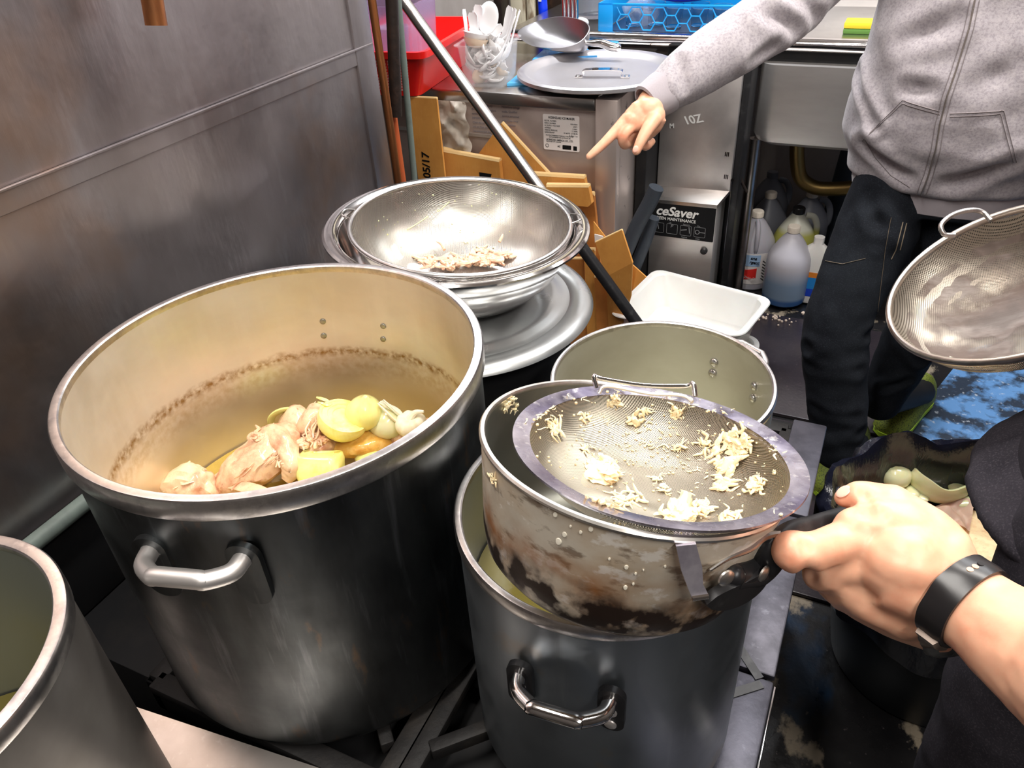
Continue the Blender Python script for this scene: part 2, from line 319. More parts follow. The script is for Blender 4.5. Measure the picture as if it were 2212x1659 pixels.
def lathe(bm, prof, seg=96, T=None, a0=0, a1=2*PI):
    full = abs(a1-a0-2*PI) < 1e-6; n = seg if full else seg+1; T = T or Matrix.Identity(4); rs = []
    for k in range(n):
        a = a0+(a1-a0)*k/seg; rs.append((math.cos(a), math.sin(a)))
    prev = None
    for (r, z) in prof:
        if r < 1e-6: cur = [bm.verts.new(T @ V((0, 0, z)))]
        else: cur = [bm.verts.new(T @ V((r*c, r*s, z))) for c, s in rs]
        if prev:
            m_ = n if full else n-1
            for i in range(m_):
                j = (i+1) % n
                if len(prev) == 1 and len(cur) == 1: break
                if len(prev) == 1: bm.faces.new((prev[0], cur[j], cur[i]))
                elif len(cur) == 1: bm.faces.new((prev[i], prev[j], cur[0]))
                else: bm.faces.new((prev[i], prev[j], cur[j], cur[i]))
        prev = cur
def cr(pts, sub=6, closed=False):
    P = [V(p) for p in pts]; n = len(P); out = []
    if n < 3: return P
    rng = range(n if closed else n-1)
    for i in rng:
        a = P[(i-1) % n] if (closed or i > 0) else P[0]*2-P[1]; b = P[i]; c = P[(i+1) % n]
        d = P[(i+2) % n] if (closed or i+2 < n) else P[-1]*2-P[-2]
        for k in range(sub):
            t = k/sub; out.append(.5*((2*b)+(c-a)*t+(2*a-5*b+4*c-d)*t*t+(3*b-a-3*c+d)*t**3))
    if not closed: out.append(P[-1])
    return out
def tube(bm, pts, rad, seg=12, closed=False, sub=6, caps=True, flat=1.0, up=None, sm=True):
    n0 = len(pts)
    P = cr(pts, sub, closed) if sm and n0 > 2 else [V(p) for p in pts]
    n = len(P)
    if not isinstance(rad, (list, tuple)): rad = [rad]*n0
    def rr(i):
        t = i/(n-1 if not closed else n)*(n0-1 if not closed else n0); k = int(min(t, n0-1)); f = t-k
        a = rad[k % n0]; b = rad[(k+1) % n0] if (closed or k+1 < n0) else a; return a+(b-a)*f
    tg = []
    for i in range(n):
        a = P[(i-1) % n] if (closed or i > 0) else P[i]; b = P[(i+1) % n] if (closed or i < n-1) else P[i]
        tg.append((b-a).normalized())
    u = V(up) if up is not None else (V((0, 0, 1)) if abs(tg[0].z) < .9 else V((1, 0, 0)))
    rs = []
    for i in range(n):
        t = tg[i]; u = (u-t*u.dot(t))
        if u.length < 1e-6: u = t.orthogonal()
        u.normalize(); w = t.cross(u); r = rr(i)
        rs.append([P[i]+(w*math.cos(2*PI*k/seg)*r)+(u*math.sin(2*PI*k/seg)*r*flat) for k in range(seg)])
    if closed: rs.append(rs[0]); 
    if closed:
        R = [[bm.verts.new(p) for p in r] for r in rs[:-1]]; m_ = len(R)
        for i in range(m_):
            a = R[i]; b = R[(i+1) % m_]
            for k in range(seg): bm.faces.new((a[k], a[(k+1) % seg], b[(k+1) % seg], b[k]))
    else: rings(bm, rs, cap0=caps, cap1=caps)
def ball(bm, c, r, seg=20, T=None, sub=None):
    s = V(r) if isinstance(r, (tuple, list)) else V((r, r, r))
    if sub: res = bmesh.ops.create_icosphere(bm, subdivisions=sub, radius=1)
    else: res = bmesh.ops.create_uvsphere(bm, u_segments=seg, v_segments=seg//2+2, radius=1)
    mx = Matrix.Translation(V(c)) @ (T or Matrix.Identity(4)) @ Matrix.Diagonal((s.x, s.y, s.z, 1))
    bmesh.ops.transform(bm, matrix=mx, verts=res['verts']); return res['verts']
def cyl(bm, a, b, r, r2=None, seg=32):
    a = V(a); b = V(b); t = (b-a).normalized(); T = frame(t, loc=a); L = (b-a).length; r2 = r if r2 is None else r2
    lathe(bm, [(0, 0), (r, 0), (r2, L), (0, L)], seg, T)
def dome(bm, T, r, h, seg=20):
    lathe(bm, [(r, 0), (r*.95, h*.45), (r*.7, h*.8), (r*.35, h*.97), (0, h)], seg, T)
def prism(bm, poly, h, T=None):
    T = T or Matrix.Identity(4)
    rings(bm, [[T @ V((x, y, 0)) for x, y in poly], [T @ V((x, y, h)) for x, y in poly]])
def rrect(w, h, r, n=5):
    out = []
    for cx, cy, a in ((w/2-r, h/2-r, 0), (-w/2+r, h/2-r, PI/2), (-w/2+r, -h/2+r, PI), (w/2-r, -h/2+r, 1.5*PI)):
        for k in range(n+1): t = a+PI/2*k/n; out.append((cx+r*math.cos(t), cy+r*math.sin(t)))
    return out
def quadplate(bm, a, b, c, d, th):
    """a plate of real thickness on four corner points (thickness away from the viewer side)"""
    a, b, c, d = map(V, (a, b, c, d)); n = (b-a).cross(d-a).normalized()
    if n.dot(O-a) < 0: n = -n
    rings(bm, [[a, b, c, d], [p-n*th for p in (a, b, c, d)]])
    return n
def noisy(bm, verts, amp, sc, seed=0, ridged=False, oct_=4):
    for v in verts:
        p = v.co*sc+V((seed*7.3, seed*3.1, seed*1.7))
        if ridged: h = 1-abs(noise.noise(p))*2-abs(noise.noise(p*2.1))*.9-abs(noise.noise(p*4.3))*.45
        else: h = noise.fractal(p, 1, 2, oct_)
        v.co += v.normal*h*amp
def text(name, body, size, m, T, parent, shear=0, bold=0, align='LEFT', sx=1, world=True, depth=.0004):
    cu = bpy.data.curves.new(name, 'FONT'); cu.body = body; cu.size = size; cu.shear = shear; cu.offset = bold; cu.align_x = align; cu.extrude = depth
    cu.space_character = 1
    t = bpy.data.objects.new('tmp', cu); COL.objects.link(t); bpy.context.view_layer.update()
    me = bpy.data.meshes.new_from_object(t.evaluated_get(bpy.context.evaluated_depsgraph_get()))
    bpy.data.objects.remove(t); bm = new(); bm.from_mesh(me); bpy.data.meshes.remove(me)
    bm.transform(T @ Matrix.Diagonal((sx, 1, 1, 1)))
    return obj(name, bm, m, parent, world=world, ang=None)
def textbm(bm, body, size, T, sx=1, shear=0, bold=0, align='LEFT', depth=.0003):
    cu = bpy.data.curves.new('t', 'FONT'); cu.body = body; cu.size = size; cu.shear = shear; cu.offset = bold; cu.align_x = align; cu.extrude = depth
    t = bpy.data.objects.new('tmp', cu); COL.objects.link(t); bpy.context.view_layer.update()
    me = bpy.data.meshes.new_from_object(t.evaluated_get(bpy.context.evaluated_depsgraph_get()))
    bpy.data.objects.remove(t); b2 = new(); b2.from_mesh(me); bpy.data.meshes.remove(me)
    b2.transform(T @ Matrix.Diagonal((sx, 1, 1, 1))); m2 = bpy.data.meshes.new('x'); b2.to_mesh(m2); b2.free(); bm.from_mesh(m2); bpy.data.meshes.remove(m2)
def planeT(p, right, up):
    """frame whose x runs along right, y along up, z towards the reader"""
    x = V(right).normalized(); y = V(up); y = (y-x*y.dot(x)).normalized(); z = x.cross(y); p = V(p)
    return Matrix(((x.x, y.x, z.x, p.x), (x.y, y.y, z.y, p.y), (x.z, y.z, z.z, p.z), (0, 0, 0, 1)))
def remesh(bm, voxel, iters=4, fac=.5):
    """weld overlapping solids into one continuous skin"""
    me = bpy.data.meshes.new('tmp'); bmesh.ops.recalc_face_normals(bm, faces=bm.faces[:]); bm.to_mesh(me); bm.free()
    o = bpy.data.objects.new('tmp', me); COL.objects.link(o)
    a = o.modifiers.new('r', 'REMESH'); a.mode = 'VOXEL'; a.voxel_size = voxel
    s = o.modifiers.new('s', 'SMOOTH'); s.iterations = iters; s.factor = fac
    bpy.context.view_layer.update()
    m2 = bpy.data.meshes.new_from_object(o.evaluated_get(bpy.context.evaluated_depsgraph_get()))
    bpy.data.objects.remove(o); b = new(); b.from_mesh(m2); bpy.data.meshes.remove(m2); b.normal_update(); return b
def limb(bm, pts, rad, seg=20, flat=1.0, up=None, sub=6):
    """closed tapered limb with rounded ends"""
    tube(bm, pts, rad, seg, sub=sub, flat=flat, up=up)
    ball(bm, pts[0], rad[0]*min(1, (1+flat)/2), 16); ball(bm, pts[-1], rad[-1]*min(1, (1+flat)/2), 16)
def bvh(o_bm): return BVHTree.FromBMesh(o_bm)
def hit(tree, x, y, off=0.0):
    d = ray(x, y).normalized(); p, n, i, t = tree.ray_cast(O, d)
    if p is None: return None, None
    if n.dot(d) > 0: n = -n
    return p+n*off, n
# ============================================================ SETTING
WX = -1.0; WYE = atx(798, 88, WX).y; BACKY, RECX = 3.35, -2.0
b = new(); box(b, (-2.2, -1.6, -.05), (2.3, 3.6, 0)); struct('floor', b, M['floor'])
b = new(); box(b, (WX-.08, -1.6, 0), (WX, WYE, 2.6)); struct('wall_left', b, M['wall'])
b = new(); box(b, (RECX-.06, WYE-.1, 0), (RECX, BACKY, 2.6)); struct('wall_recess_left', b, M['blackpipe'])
b = new(); box(b, (RECX, WYE-.08, 0), (WX-.08, WYE-.02, 2.6)); struct('wall_recess_front', b, M['dimwall'])
b = new(); box(b, (RECX, BACKY, 0), (2.3, BACKY+.06, 2.6)); struct('wall_back', b, M['tilewall'])
b = new(); box(b, (2.2, -1.6, 0), (2.3, BACKY, 2.6)); struct('wall_right', b, M['dimwall'])
b = new(); box(b, (-2.2, -1.6, 0), (2.3, -1.55, 2.6)); struct('wall_front', b, M['dimwall'])
b = new(); box(b, (-2.2, -1.6, 2.6), (2.3, 3.6, 2.66)); struct('ceiling', b, M['ceil'])
# joint strip of the stainless wall cladding: flat band with a raised upper edge
z1 = atx(0, 425, WX).z; z2 = atx(800, 84, WX).z; zs = (z1+z2)/2
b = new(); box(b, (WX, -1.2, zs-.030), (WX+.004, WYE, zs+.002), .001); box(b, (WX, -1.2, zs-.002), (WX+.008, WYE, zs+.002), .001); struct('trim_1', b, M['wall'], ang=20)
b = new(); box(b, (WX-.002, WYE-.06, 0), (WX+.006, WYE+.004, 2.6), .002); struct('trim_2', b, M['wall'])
for i, (p, sx, sy, pw) in enumerate(LIGHTS):
    t = thing('ceiling_light', 'white fluorescent ceiling fitting above the kitchen', 'ceiling light', (p[0], p[1], 2.53), group='fluorescent ceiling fittings')
    b = new(); box(b, (-sx/2-.03, -sy/2-.03, .005), (sx/2+.03, sy/2+.03, .07), .01); obj('housing', b, M['ceil'], t, world=False)
# blue painted patch of floor with the paint worn through, black rubber mat, both on the concrete
b = new()
pl = [(.20, 1.95), (.35, 1.88), (.8, 1.75), (1.3, 1.8), (1.4, 2.7), (.7, 2.8), (.4, 2.55)]
prism(b, [(x+.0, y) for x, y in pl], .0025); struct('trim_3', b, M['bluefloor'])
b = new(); box(b, (-.98, 1.3, 0), (.17, 1.94, .012), .004); tag(obj('floor_mat', b, M['rubber']), 'dark purplish rubber mat on the floor behind the stove', 'floor mat')
b = new(); box(b, (-.36, 1.965, 0), (.17, 2.55, .012), .004); tag(obj('floor_mat', b, M['rubber']), 'dark rubber mat on the floor in front of the bottles', 'floor mat')
# ============================================================ STOVE (low stock pot range)
RZT = .54
t = thing('stock_pot_range', 'low dark steel stove that carries the stock pots', 'stove', (-.38, .78, 0)); T = t
b = new(); box(b, (-.78, .35, .08), (.0, 1.24, .47), .004); obj('body', b, M['dark'], t)
for x, y in ((-.74, .37), (-.05, .37), (-.74, 1.2), (-.05, 1.2)):
    b = new(); cyl(b, (x, y, 0), (x, y, .09), .025); obj('leg', b, M['iron'], t)
b = new()
for y0 in (.345, 1.225): box(b, (-.78, y0, .46), (.012, y0+.02, RZT-.015), .003)
for x0 in (-.78, -.015): box(b, (x0, .345, .46), (x0+.02, 1.245, RZT-.015), .003)
obj('rim', b, M['dark'], t)
# top strip along the aisle side: sections with slots and a bright turned-down lip
b = new()
for y0, y1 in ((.30, .665), (.672, .98), (.987, 1.24)): box(b, (-.045, y0, RZT-.014), (.014, y1, RZT-.002), .003)
obj('side_strip', b, M['range'], t)
b = new(); box(b, (.0145, .27, .41), (.0175, .66, RZT-.004), .001); obj('side_lip', b, M['chrome'], t)
b = new()
for (x0, y0, x1, y1) in ((-.038, .70, -.004, .662), (-.038, .622, .000, .655)):
    dd = V((x1-x0, y1-y0, 0)); nn = V((-dd.y, dd.x, 0)).normalized()*.006; p0 = V((x0, y0, RZT-.0015)); p1 = p0+dd
    rings(b, [[p0-nn, p1-nn, p1+nn, p0+nn], [q+V((0, 0, .001)) for q in (p0-nn, p1-nn, p1+nn, p0+nn)]])
obj('slot', b, M['blackm'], t)
b = new(); box(b, (.0, .30, .0), (.012, 1.24, .44), .002); obj('side_panel', b, M['dark'], t)
def grate(cx, cy, sx, sy):
    b = new()
    for s in (-1, 1):
        box(b, (cx-sx/2, cy+s*sy/2-.014, RZT-.022), (cx+sx/2, cy+s*sy/2+.014, RZT-.004), .003)
        box(b, (cx+s*sx/2-.014, cy-sy/2, RZT-.022), (cx+s*sx/2+.014, cy+sy/2, RZT-.004), .003)
    for k in range(8):
        a = PI/4*k; Tm = Matrix.Translation((cx, cy, 0)) @ Matrix.Rotation(a, 4, 'Z'); box(b, (.05, -.009, RZT-.022), (min(sx, sy)/2+(0.0 if k % 2 == 0 else .05), .009, RZT-.0005), .003, Tm)
    lathe(b, [(.045, RZT-.022), (.065, RZT-.022), (.065, RZT-.0005), (.045, RZT-.0005), (.045, RZT-.022)], 32, Matrix.Translation((cx, cy, 0)))
    return b
for (cx, cy, sx, sy) in ((-.575, .56, .37, .42), (-.21, .56, .32, .42), (-.575, 1.01, .37, .40), (-.21, 1.01, .32, .40)): obj('grate', grate(cx, cy, sx, sy), M['iron'], t)
# back rail along the wall with dark splash panel
b = new(); A = atx(60, 1178, WX+.03); B2 = atx(200, 1078, WX+.03); zr = (A.z+B2.z)/2
b = new(); tube(b, [(WX+.03, -.2, zr), (WX+.03, 1.25, zr)], .013, 16, sm=False); railo = single('wall_rail', b, M['greypipe'], 'horizontal grey pipe along the bottom of the stainless wall, left of the big pot', 'pipe')
b = new(); box(b, (WX+.021, .36, 0), (-.785, 1.24, .5), .002)
single('gas_box', b, M['dark'], 'black steel box in the gap between stove and stainless wall', 'box')
b = new(); box(b, (WX+.001, -.3, .5), (WX+.02, 1.24, zr-.006), .001); struct('trim_4', b, M['dark'])
# bright steel ledge in the near left corner
t = thing('steel_ledge', 'bright scratched stainless worktop in the near left corner, beside the stove', 'worktop', (-.75, .1, 0))
c1, c2 = atz(243, 1510, .55), atz(690, 1659, .55); d = (c2-c1); c3 = c1+d*1.35; c0 = c1-d*.45
dn = V((d.y, -d.x, 0)).normalized(); dn = dn if dn.y < 0 else -dn
b = new(); top = [c0, c3, c3+dn*.6, c0+dn*.6]; top = [V((p.x, min(p.y, .342), .55)) for p in top]
rings(b, [top, [p-V((0, 0, .03)) for p in top]]); obj('top', b, M['ledge'], t)
b = new(); cc = sum(top, V())/4; low = [cc+(p-cc)*.94 for p in top]; rings(b, [[V((p.x, p.y, .52)) for p in low], [V((p.x, p.y, 0)) for p in low]]); obj('cabinet', b, M['dark'], t)

# ============================================================ POTS
def handle_bar(t, Tl, w, out, r, m, plate_m, drop=.0, rivets=True, plate=(.03, .07), rm=None, sub=True):
    """bail handle in frame Tl: x along the pot, y up, z outward from the wall"""
    b = new(); q = [(-w/2, 0, .002), (-w/2+.004, 0, out*.55), (-w/2+.022, -drop*.6, out*.95), (-w*.2, -drop, out), (w*.2, -drop, out), (w/2-.022, -drop*.6, out*.95), (w/2-.004, 0, out*.55), (w/2, 0, .002)]
    tube(b, [Tl @ V(p) for p in q], r, 16, sub=5); h = obj('handle', b, m, t)
    for s in (-1, 1):
        b = new(); Tp = Tl @ Matrix.Translation((s*w/2, -plate[1]*.28, -.004)); prism(b, rrect(plate[0], plate[1], plate[0]*.48, 6), .007, Tp); pl_ = obj('bracket', b, plate_m, h)
        if rivets:
            for yy in (-plate[1]*.30, -plate[1]*.62):
                b = new(); dome(b, Tl @ Matrix.Translation((s*w/2, yy, .003)), .0062, .003); ro = obj('rivet', b, rm or M['steel'], t)
    return h
def pot(name, label, c, R, zb, zt, th, m_out, m_in, m_rim, rimband=.02, liprad=.006, taper=0, group=None):
    t = thing(name, label, 'pot', (c[0], c[1], zb), group=group); H = zt-zb
    Ro = R-liprad; rb = Ro-taper
    b = new(); lathe(b, [(0, .0), (rb-.022, .0), (rb-.006, .006), (rb, .022), (Ro, H-rimband-.002)], 128); obj('body', b, m_out, t, world=False)
    b = new(); lathe(b, [(0, .006), (rb-th-.02, .006), (rb-th, .026), (Ro-th, H-.004)], 128); obj('inside', b, m_in, t, world=False)
    b = new(); lathe(b, [(Ro-.0015, H-rimband-.003), (R-.001, H-rimband), (R, H-rimband+.002), (R, H-.003), (R-.0015, H-.0005), (R-.003, H), (Ro-th+.001, H), (Ro-th-.0005, H-.0015), (Ro-th-.001, H-.006), (Ro-.0015, H-rimband-.003)], 128)
    obj('rim', b, m_rim, t, world=False); return t
def wallT(c, R, ang, z):
    n = V((math.cos(ang), math.sin(ang), 0)); p = V((c[0], c[1], z))+n*R
    return planeT(p, V((0, 0, 1)).cross(n), (0, 0, 1))
BC = (-.5974, .5637)
big = pot('stock_pot', 'largest aluminium stock pot on the left, full of chicken, onion and yellow broth', BC, .246, RZT, .971, .006, M['alu_out'], M['alu_in'], M['alu_rim'], .026, .005)
def ang_on(c, R, px, py):
    best = None
    for k in range(720):
        a = k*PI/360; n = V((math.cos(a), math.sin(a), 0)); p = V((c[0], c[1], 0))+n*R
        if n.dot(O-p) <= 0.02 and True: pass
        d = ray(px, py); # closest in plan to the sight line
        q = O.xy; e = V((d.x, d.y)).normalized(); w = V((p.x, p.y))-q; dist = abs(w.x*e.y-w.y*e.x)
        if n.dot(V((O.x, O.y, 0))-V((p.x, p.y, 0))) > 0 and (best is None or dist < best[0]): best = (dist, a, p)
    a, p = best[1], best[2]; d = ray(px, py); s = V((p.x, p.y)).length/V((d.x, d.y)).length
    return a, CH+d.z*s
aL, zL = ang_on(BC, .241, 330, 1180); aR, zR = ang_on(BC, .241, 530, 1200)
am = (aL+aR)/2; wdt = .241*abs(((aR-aL+PI) % (2*PI))-PI)
handle_bar(big, wallT(BC, .2395, am, (zL+zR)/2), wdt, .036, .0095, M['steel'], M['alu_out'], -.006, False, (.036, .085))
# rivet heads of the far handle seen on the inner wall
def inner_hit(c, R, px, py):
    d = ray(px, py); ox, oy = O.x-c[0], O.y-c[1]; A = d.x*d.x+d.y*d.y; Bq = 2*(ox*d.x+oy*d.y); Cq = ox*ox+oy*oy-R*R
    s = (-Bq+math.sqrt(max(0, Bq*Bq-4*A*Cq)))/(2*A); p = O+d*s; n = V((c[0]-p.x, c[1]-p.y, 0)).normalized(); return p, n
for px, py in ((697, 695), (827, 705), (699, 726), (827, 733)):
    p, n = inner_hit(BC, .234, px, py); b = new(); dome(b, frame(n, loc=p+n*.0), .0045, .0012); obj('rivet', b, M['pan_in'], big)
hb = .0; an = math.atan2((inner_hit(BC, .241, 762, 700)[0].y-BC[1]), (inner_hit(BC, .241, 762, 700)[0].x-BC[0]))
handle_bar(big, wallT(BC, .2395, an, .885), .10, .045, .009, M['steel'], M['alu_out'], .012, False, (.034, .07))
# near left pot, cut by the frame
BLC = (-.6828, .11)
t = pot('stock_pot', 'dull aluminium pot cut off by the lower left edge of the picture', BLC, .16, .55, .915, .010, M['alu_mid'], M['front_in'], M['alu_rim'], .02, .003)
b = new(); lathe(b, [(0, .12), (.145, .12), (.145, .11), (0, .11)], 64); single('broth', b, M['broth2'], 'murky liquid in the pot at the lower left edge', 'broth', base=(0, 0, .11)).location = (BLC[0], BLC[1], .67)
# front right pot
FC = (-.1811, .5514)
t = pot('stock_pot', 'blue-grey aluminium stock pot in front, under the held saucepan', FC, .158, RZT, .8925, .005, M['front_out'], M['front_in'], M['alu_rim'], .016, .003)
aL, zL = ang_on(FC, .156, 1128, 1430); aR, zR = ang_on(FC, .156, 1322, 1505); am = (aL+aR)/2; wdt = .156*abs(((aR-aL+PI) % (2*PI))-PI)
handle_bar(t, wallT(FC, .1555, am, (zL+zR)/2), wdt, .034, .0075, M['chrome'], M['blackm'], -.004, True, (.026, .062))
fb = FC
b = new(); lathe(b, [(0, .0), (.148, .0), (.148, .01), (0, .01)], 64); single('broth', b, M['broth2'], 'murky yellowish broth inside the blue-grey pot', 'broth', base=(0, 0, 0)).location = (FC[0], FC[1], .76)
# back right pot
KC = (-.2124, .8758)
t = pot('stock_pot', 'empty silver stock pot behind the saucepan, riveted handle on its right', KC, .155, RZT, .830, .004, M['front_out'], M['alu_in2'], M['alu_rim'], .012, .002)
for px, py in ((1541, 784), (1538, 807), (1627, 835), (1624, 861)):
    p, n = inner_hit(KC, .147, px, py); b = new(); dome(b, frame(n, loc=p-n*.001), .0068, .004); obj('rivet', b, M['chrome'], t)
pr = inner_hit(KC, .151, 1583, 800)[0]; an = math.atan2(pr.y-KC[1], pr.x-KC[0])
handle_bar(t, wallT(KC, .1525, an, .800), .088, .036, .0055, M['whitep'] if 0 else M['alu_rim'], M['alu_rim'], .0, False, (.02, .05))
b = new(); lathe(b, [(0, .0), (.144, .0), (.144, .008), (0, .008)], 64); single('broth', b, M['water'], 'thin layer of cloudy liquid in the empty silver pot', 'broth', base=(0, 0, 0)).location = (KC[0], KC[1], .60)
# pot below the lid, lid, bowl, sieve
LC = (-.635, 1.063)
t = pot('stock_pot', 'low dark pot under the dented lid, behind the largest pot', (-.62, 1.045), .185, RZT, .772, .005, M['dark'], M['alu_in2'], M['alu_rim'], .012, .003)
t = thing('pot_lid', 'wide matt aluminium lid lying under the steel bowl', 'lid', (LC[0], LC[1], .772))
b = new(); lathe(b, [(0, .014), (.165, .014), (.178, .012), (.186, .006), (.198, .005), (.204, .009), (.226, .008), (.236, .002), (.240, -.006), (.2385, -.007), (.234, -.001), (.224, .004), (.2, .005), (.196, .002), (.184, .002), (.176, .008), (0, .010)], 128); obj('plate', b, M['lidm'], t, world=False)
bw = V((-.639, 1.085, .9152))
t = thing('mixing_bowl', 'wide polished steel bowl on the wide matt lid, with a sieve inside', 'bowl', mat_=frame((.0515, .0189, .9985), loc=bw-V((.0515, .0189, .9985))*.127))
b = new(); lathe(b, [(0, 0), (.09, 0), (.115, .004), (.15, .022), (.178, .052), (.196, .09), (.205, .122), (.212, .127), (.226, .128), (.230, .125), (.2305, .122), (.228, .121), (.226, .125), (.213, .124), (.207, .119), (.2075, .119), (.2035, .119), (.1945, .09), (.1765, .053), (.149, .024), (.114, .006), (.09, .0015), (0, .0015)], 128)
for v in list(b.verts): pass
bmesh.ops.remove_doubles(b, verts=b.verts[:], dist=.0001); obj('bowl', b, M['chrome'], t, world=False)
sn = V((.0782, -.001, .9969)); sc_ = V((-.6265, 1.0774, .9222))
ST = frame(sn, loc=sc_)
t = thing('round_sieve', 'round wire sieve lying in the steel bowl, shredded meat at the bottom', 'sieve', mat_=ST)
b = new(); tube(b, [(.188*math.cos(2*PI*k/64), .188*math.sin(2*PI*k/64), 0) for k in range(64)], .0042, 12, closed=True, sub=1); obj('rim', b, M['steel_x'], t, world=False)
b = new(); lathe(b, [(.187, -.002), (.180, -.018), (.166, -.040), (.145, -.062), (.115, -.080), (.08, -.092), (.04, -.097), (0, -.098)], 96)
for v in b.verts: pass
o = obj('mesh_bowl', b, M['wire2'], t, world=False); SIEVE = new(); SIEVE.from_mesh(o.data); SIEVE.transform(ST); SIEVE_T = bvh(SIEVE)
for s, L in ((1, 1), (-1, 1)):
    Lx = ST.inverted() @ atd(1240 if s > 0 else 790, 460 if s > 0 else 455, 1.33); a = math.atan2(Lx.y, Lx.x); Q = Matrix.Rotation(a, 4, 'Z')
    b = new(); tube(b, [Q @ V(p) for p in ((.186, -.02, .001), (.204, -.012, .004), (.2075, 0, .004), (.204, .012, .004), (.186, .02, .001))], .0018, 8); obj('hook', b, M['steel_x'], t, world=False)

# ============================================================ SAUCEPAN held over the front pot
pn = V((.0969, .2555, .9619)).normalized(); pc = V((-.1312, .4658, 1.0484))
PT = frame(pn, up=(0, 1, 0), loc=pc-pn*.112); PTi = PT.inverted()
t = thing('saucepan', 'scorched aluminium saucepan held over the front pot by its black handle', 'saucepan', mat_=PT); PAN = t
b = new(); lathe(b, [(0, 0), (.085, 0), (.098, .004), (.107, .014), (.1115, .03), (.1235, .108), (.1235, .110)], 128); obj('body', b, M['burnt'], t, world=False)
b = new(); lathe(b, [(0, .004), (.085, .004), (.096, .008), (.104, .018), (.1085, .032), (.1205, .110)], 128); obj('inside', b, M['pan_in'], t, world=False)
b = new(); lathe(b, [(.1235, .1085), (.1252, .109), (.1256, .111), (.1245, .1128), (.1215, .1128), (.1203, .111), (.1203, .109)], 128); obj('rim', b, M['pan_rim'], t, world=False)
# handle: bracket plate bent round the wall, then a tang that rises into the grip
def panp(px, py, r):   # point on the pan's side wall under a line of sight
    o = PTi @ O; d = (PTi.to_3x3() @ ray(px, py)); A = d.x**2+d.y**2; Bq = 2*(o.x*d.x+o.y*d.y); Cq = o.x**2+o.y**2-r*r; D = Bq*Bq-4*A*Cq
    s = (-Bq-math.sqrt(max(D, 0)))/(2*A); return o+d*s
h = new(); cols = []
a1_, a2_ = panp(1535, 1255, .121), panp(1655, 1235, .121)
A1, A2 = math.atan2(a1_.y, a1_.x), math.atan2(a2_.y, a2_.x); zc = (a1_.z+a2_.z)/2
A2 = A1+(((A2-A1+PI) % (2*PI))-PI)
for k in range(17):
    f = k/16; a = A1+(A2-A1)*f*1.12-.04; hw = .014*math.sqrt(max(.02, 1-abs(2*f-1)**3.0)); r = .1225
    cols.append([(r*math.cos(a), r*math.sin(a), zc-hw), ((r+.006)*math.cos(a), (r+.006)*math.sin(a), zc-hw+.002), ((r+.007)*math.cos(a), (r+.007)*math.sin(a), zc+hw-.002), (r*math.cos(a), r*math.sin(a), zc+hw)])
rings(h, [[V(p) for p in c] for c in cols]); hp = obj('handle_bracket', h, M['blackm'], t, world=False)
pq1, pq2 = PT @ panp(1585, 1243, .1215), PT @ panp(1640, 1228, .1225)
HP = [pq1, pq2, atd(1672, 1192, .559), atd(1705, 1158, .572), atd(1760, 1142, .592), atd(1830, 1122, .615), atd(1900, 1098, .64), atd(1945, 1080, .655)]
b = new(); limb(b, HP, [.0105, .0125, .012, .0105, .0105, .011, .0115, .010], 16, flat=.62, up=CU*.3-CF); obj('handle', b, M['blackm'], t)
b = new(); HE = [atd(1533, 1232, .527), atd(1575, 1205, .533), atd(1620, 1186, .541), atd(1652, 1160, .551), atd(1690, 1152, .565)]
tube(b, HE, [.0012, .0018, .0024, .003, .0026], 8); obj('handle_edge', b, M['steel_x'], t, label='bare steel upper edge of the handle')
for px, py in ((1565, 1245), (1644, 1236)):
    p = panp(px, py, .1275); n = V((p.x, p.y, 0)).normalized(); b = new(); dome(b, frame(n, loc=p+n*.0015), .0066, .0030); obj('rivet', b, M['pan_rim'], t, world=False)

# dried white drips splashed on the saucepan's wall
b = new()
for px, py, r_ in ((1199, 1112, 6), (1240, 1121, 4), (1276, 1143, 6), (1219, 1155, 6), (1206, 1170, 8), (1232, 1137, 3), (1270, 1122, 3), (1353, 1226, 5), (1373, 1240, 3), (1437, 1224, 3), (1351, 1270, 5), (1368, 1262, 3), (1316, 1208, 3), (1186, 1098, 3), (1254, 1150, 4), (1390, 1232, 2)):
    p = panp(px, py, .1175+.006*max(0, 1)); zz_ = p.z; rr_ = .1115+.0120*max(0, min(1, (zz_-.03)/.078)); p = panp(px, py, rr_+.0003); n = V((p.x, p.y, 0)).normalized(); s_ = r_*.00031
    T = frame(n, loc=p); lathe(b, [(s_, -.0006), (s_*.8, .0002), (0, .0004)], 14, T @ Matrix.Diagonal((1, 1.25, 1, 1)))
obj('dried_drips', b, mat('dried_milky_drips', s2l(214, 208, 192), .4), t, world=False)['kind'] = 'stuff'

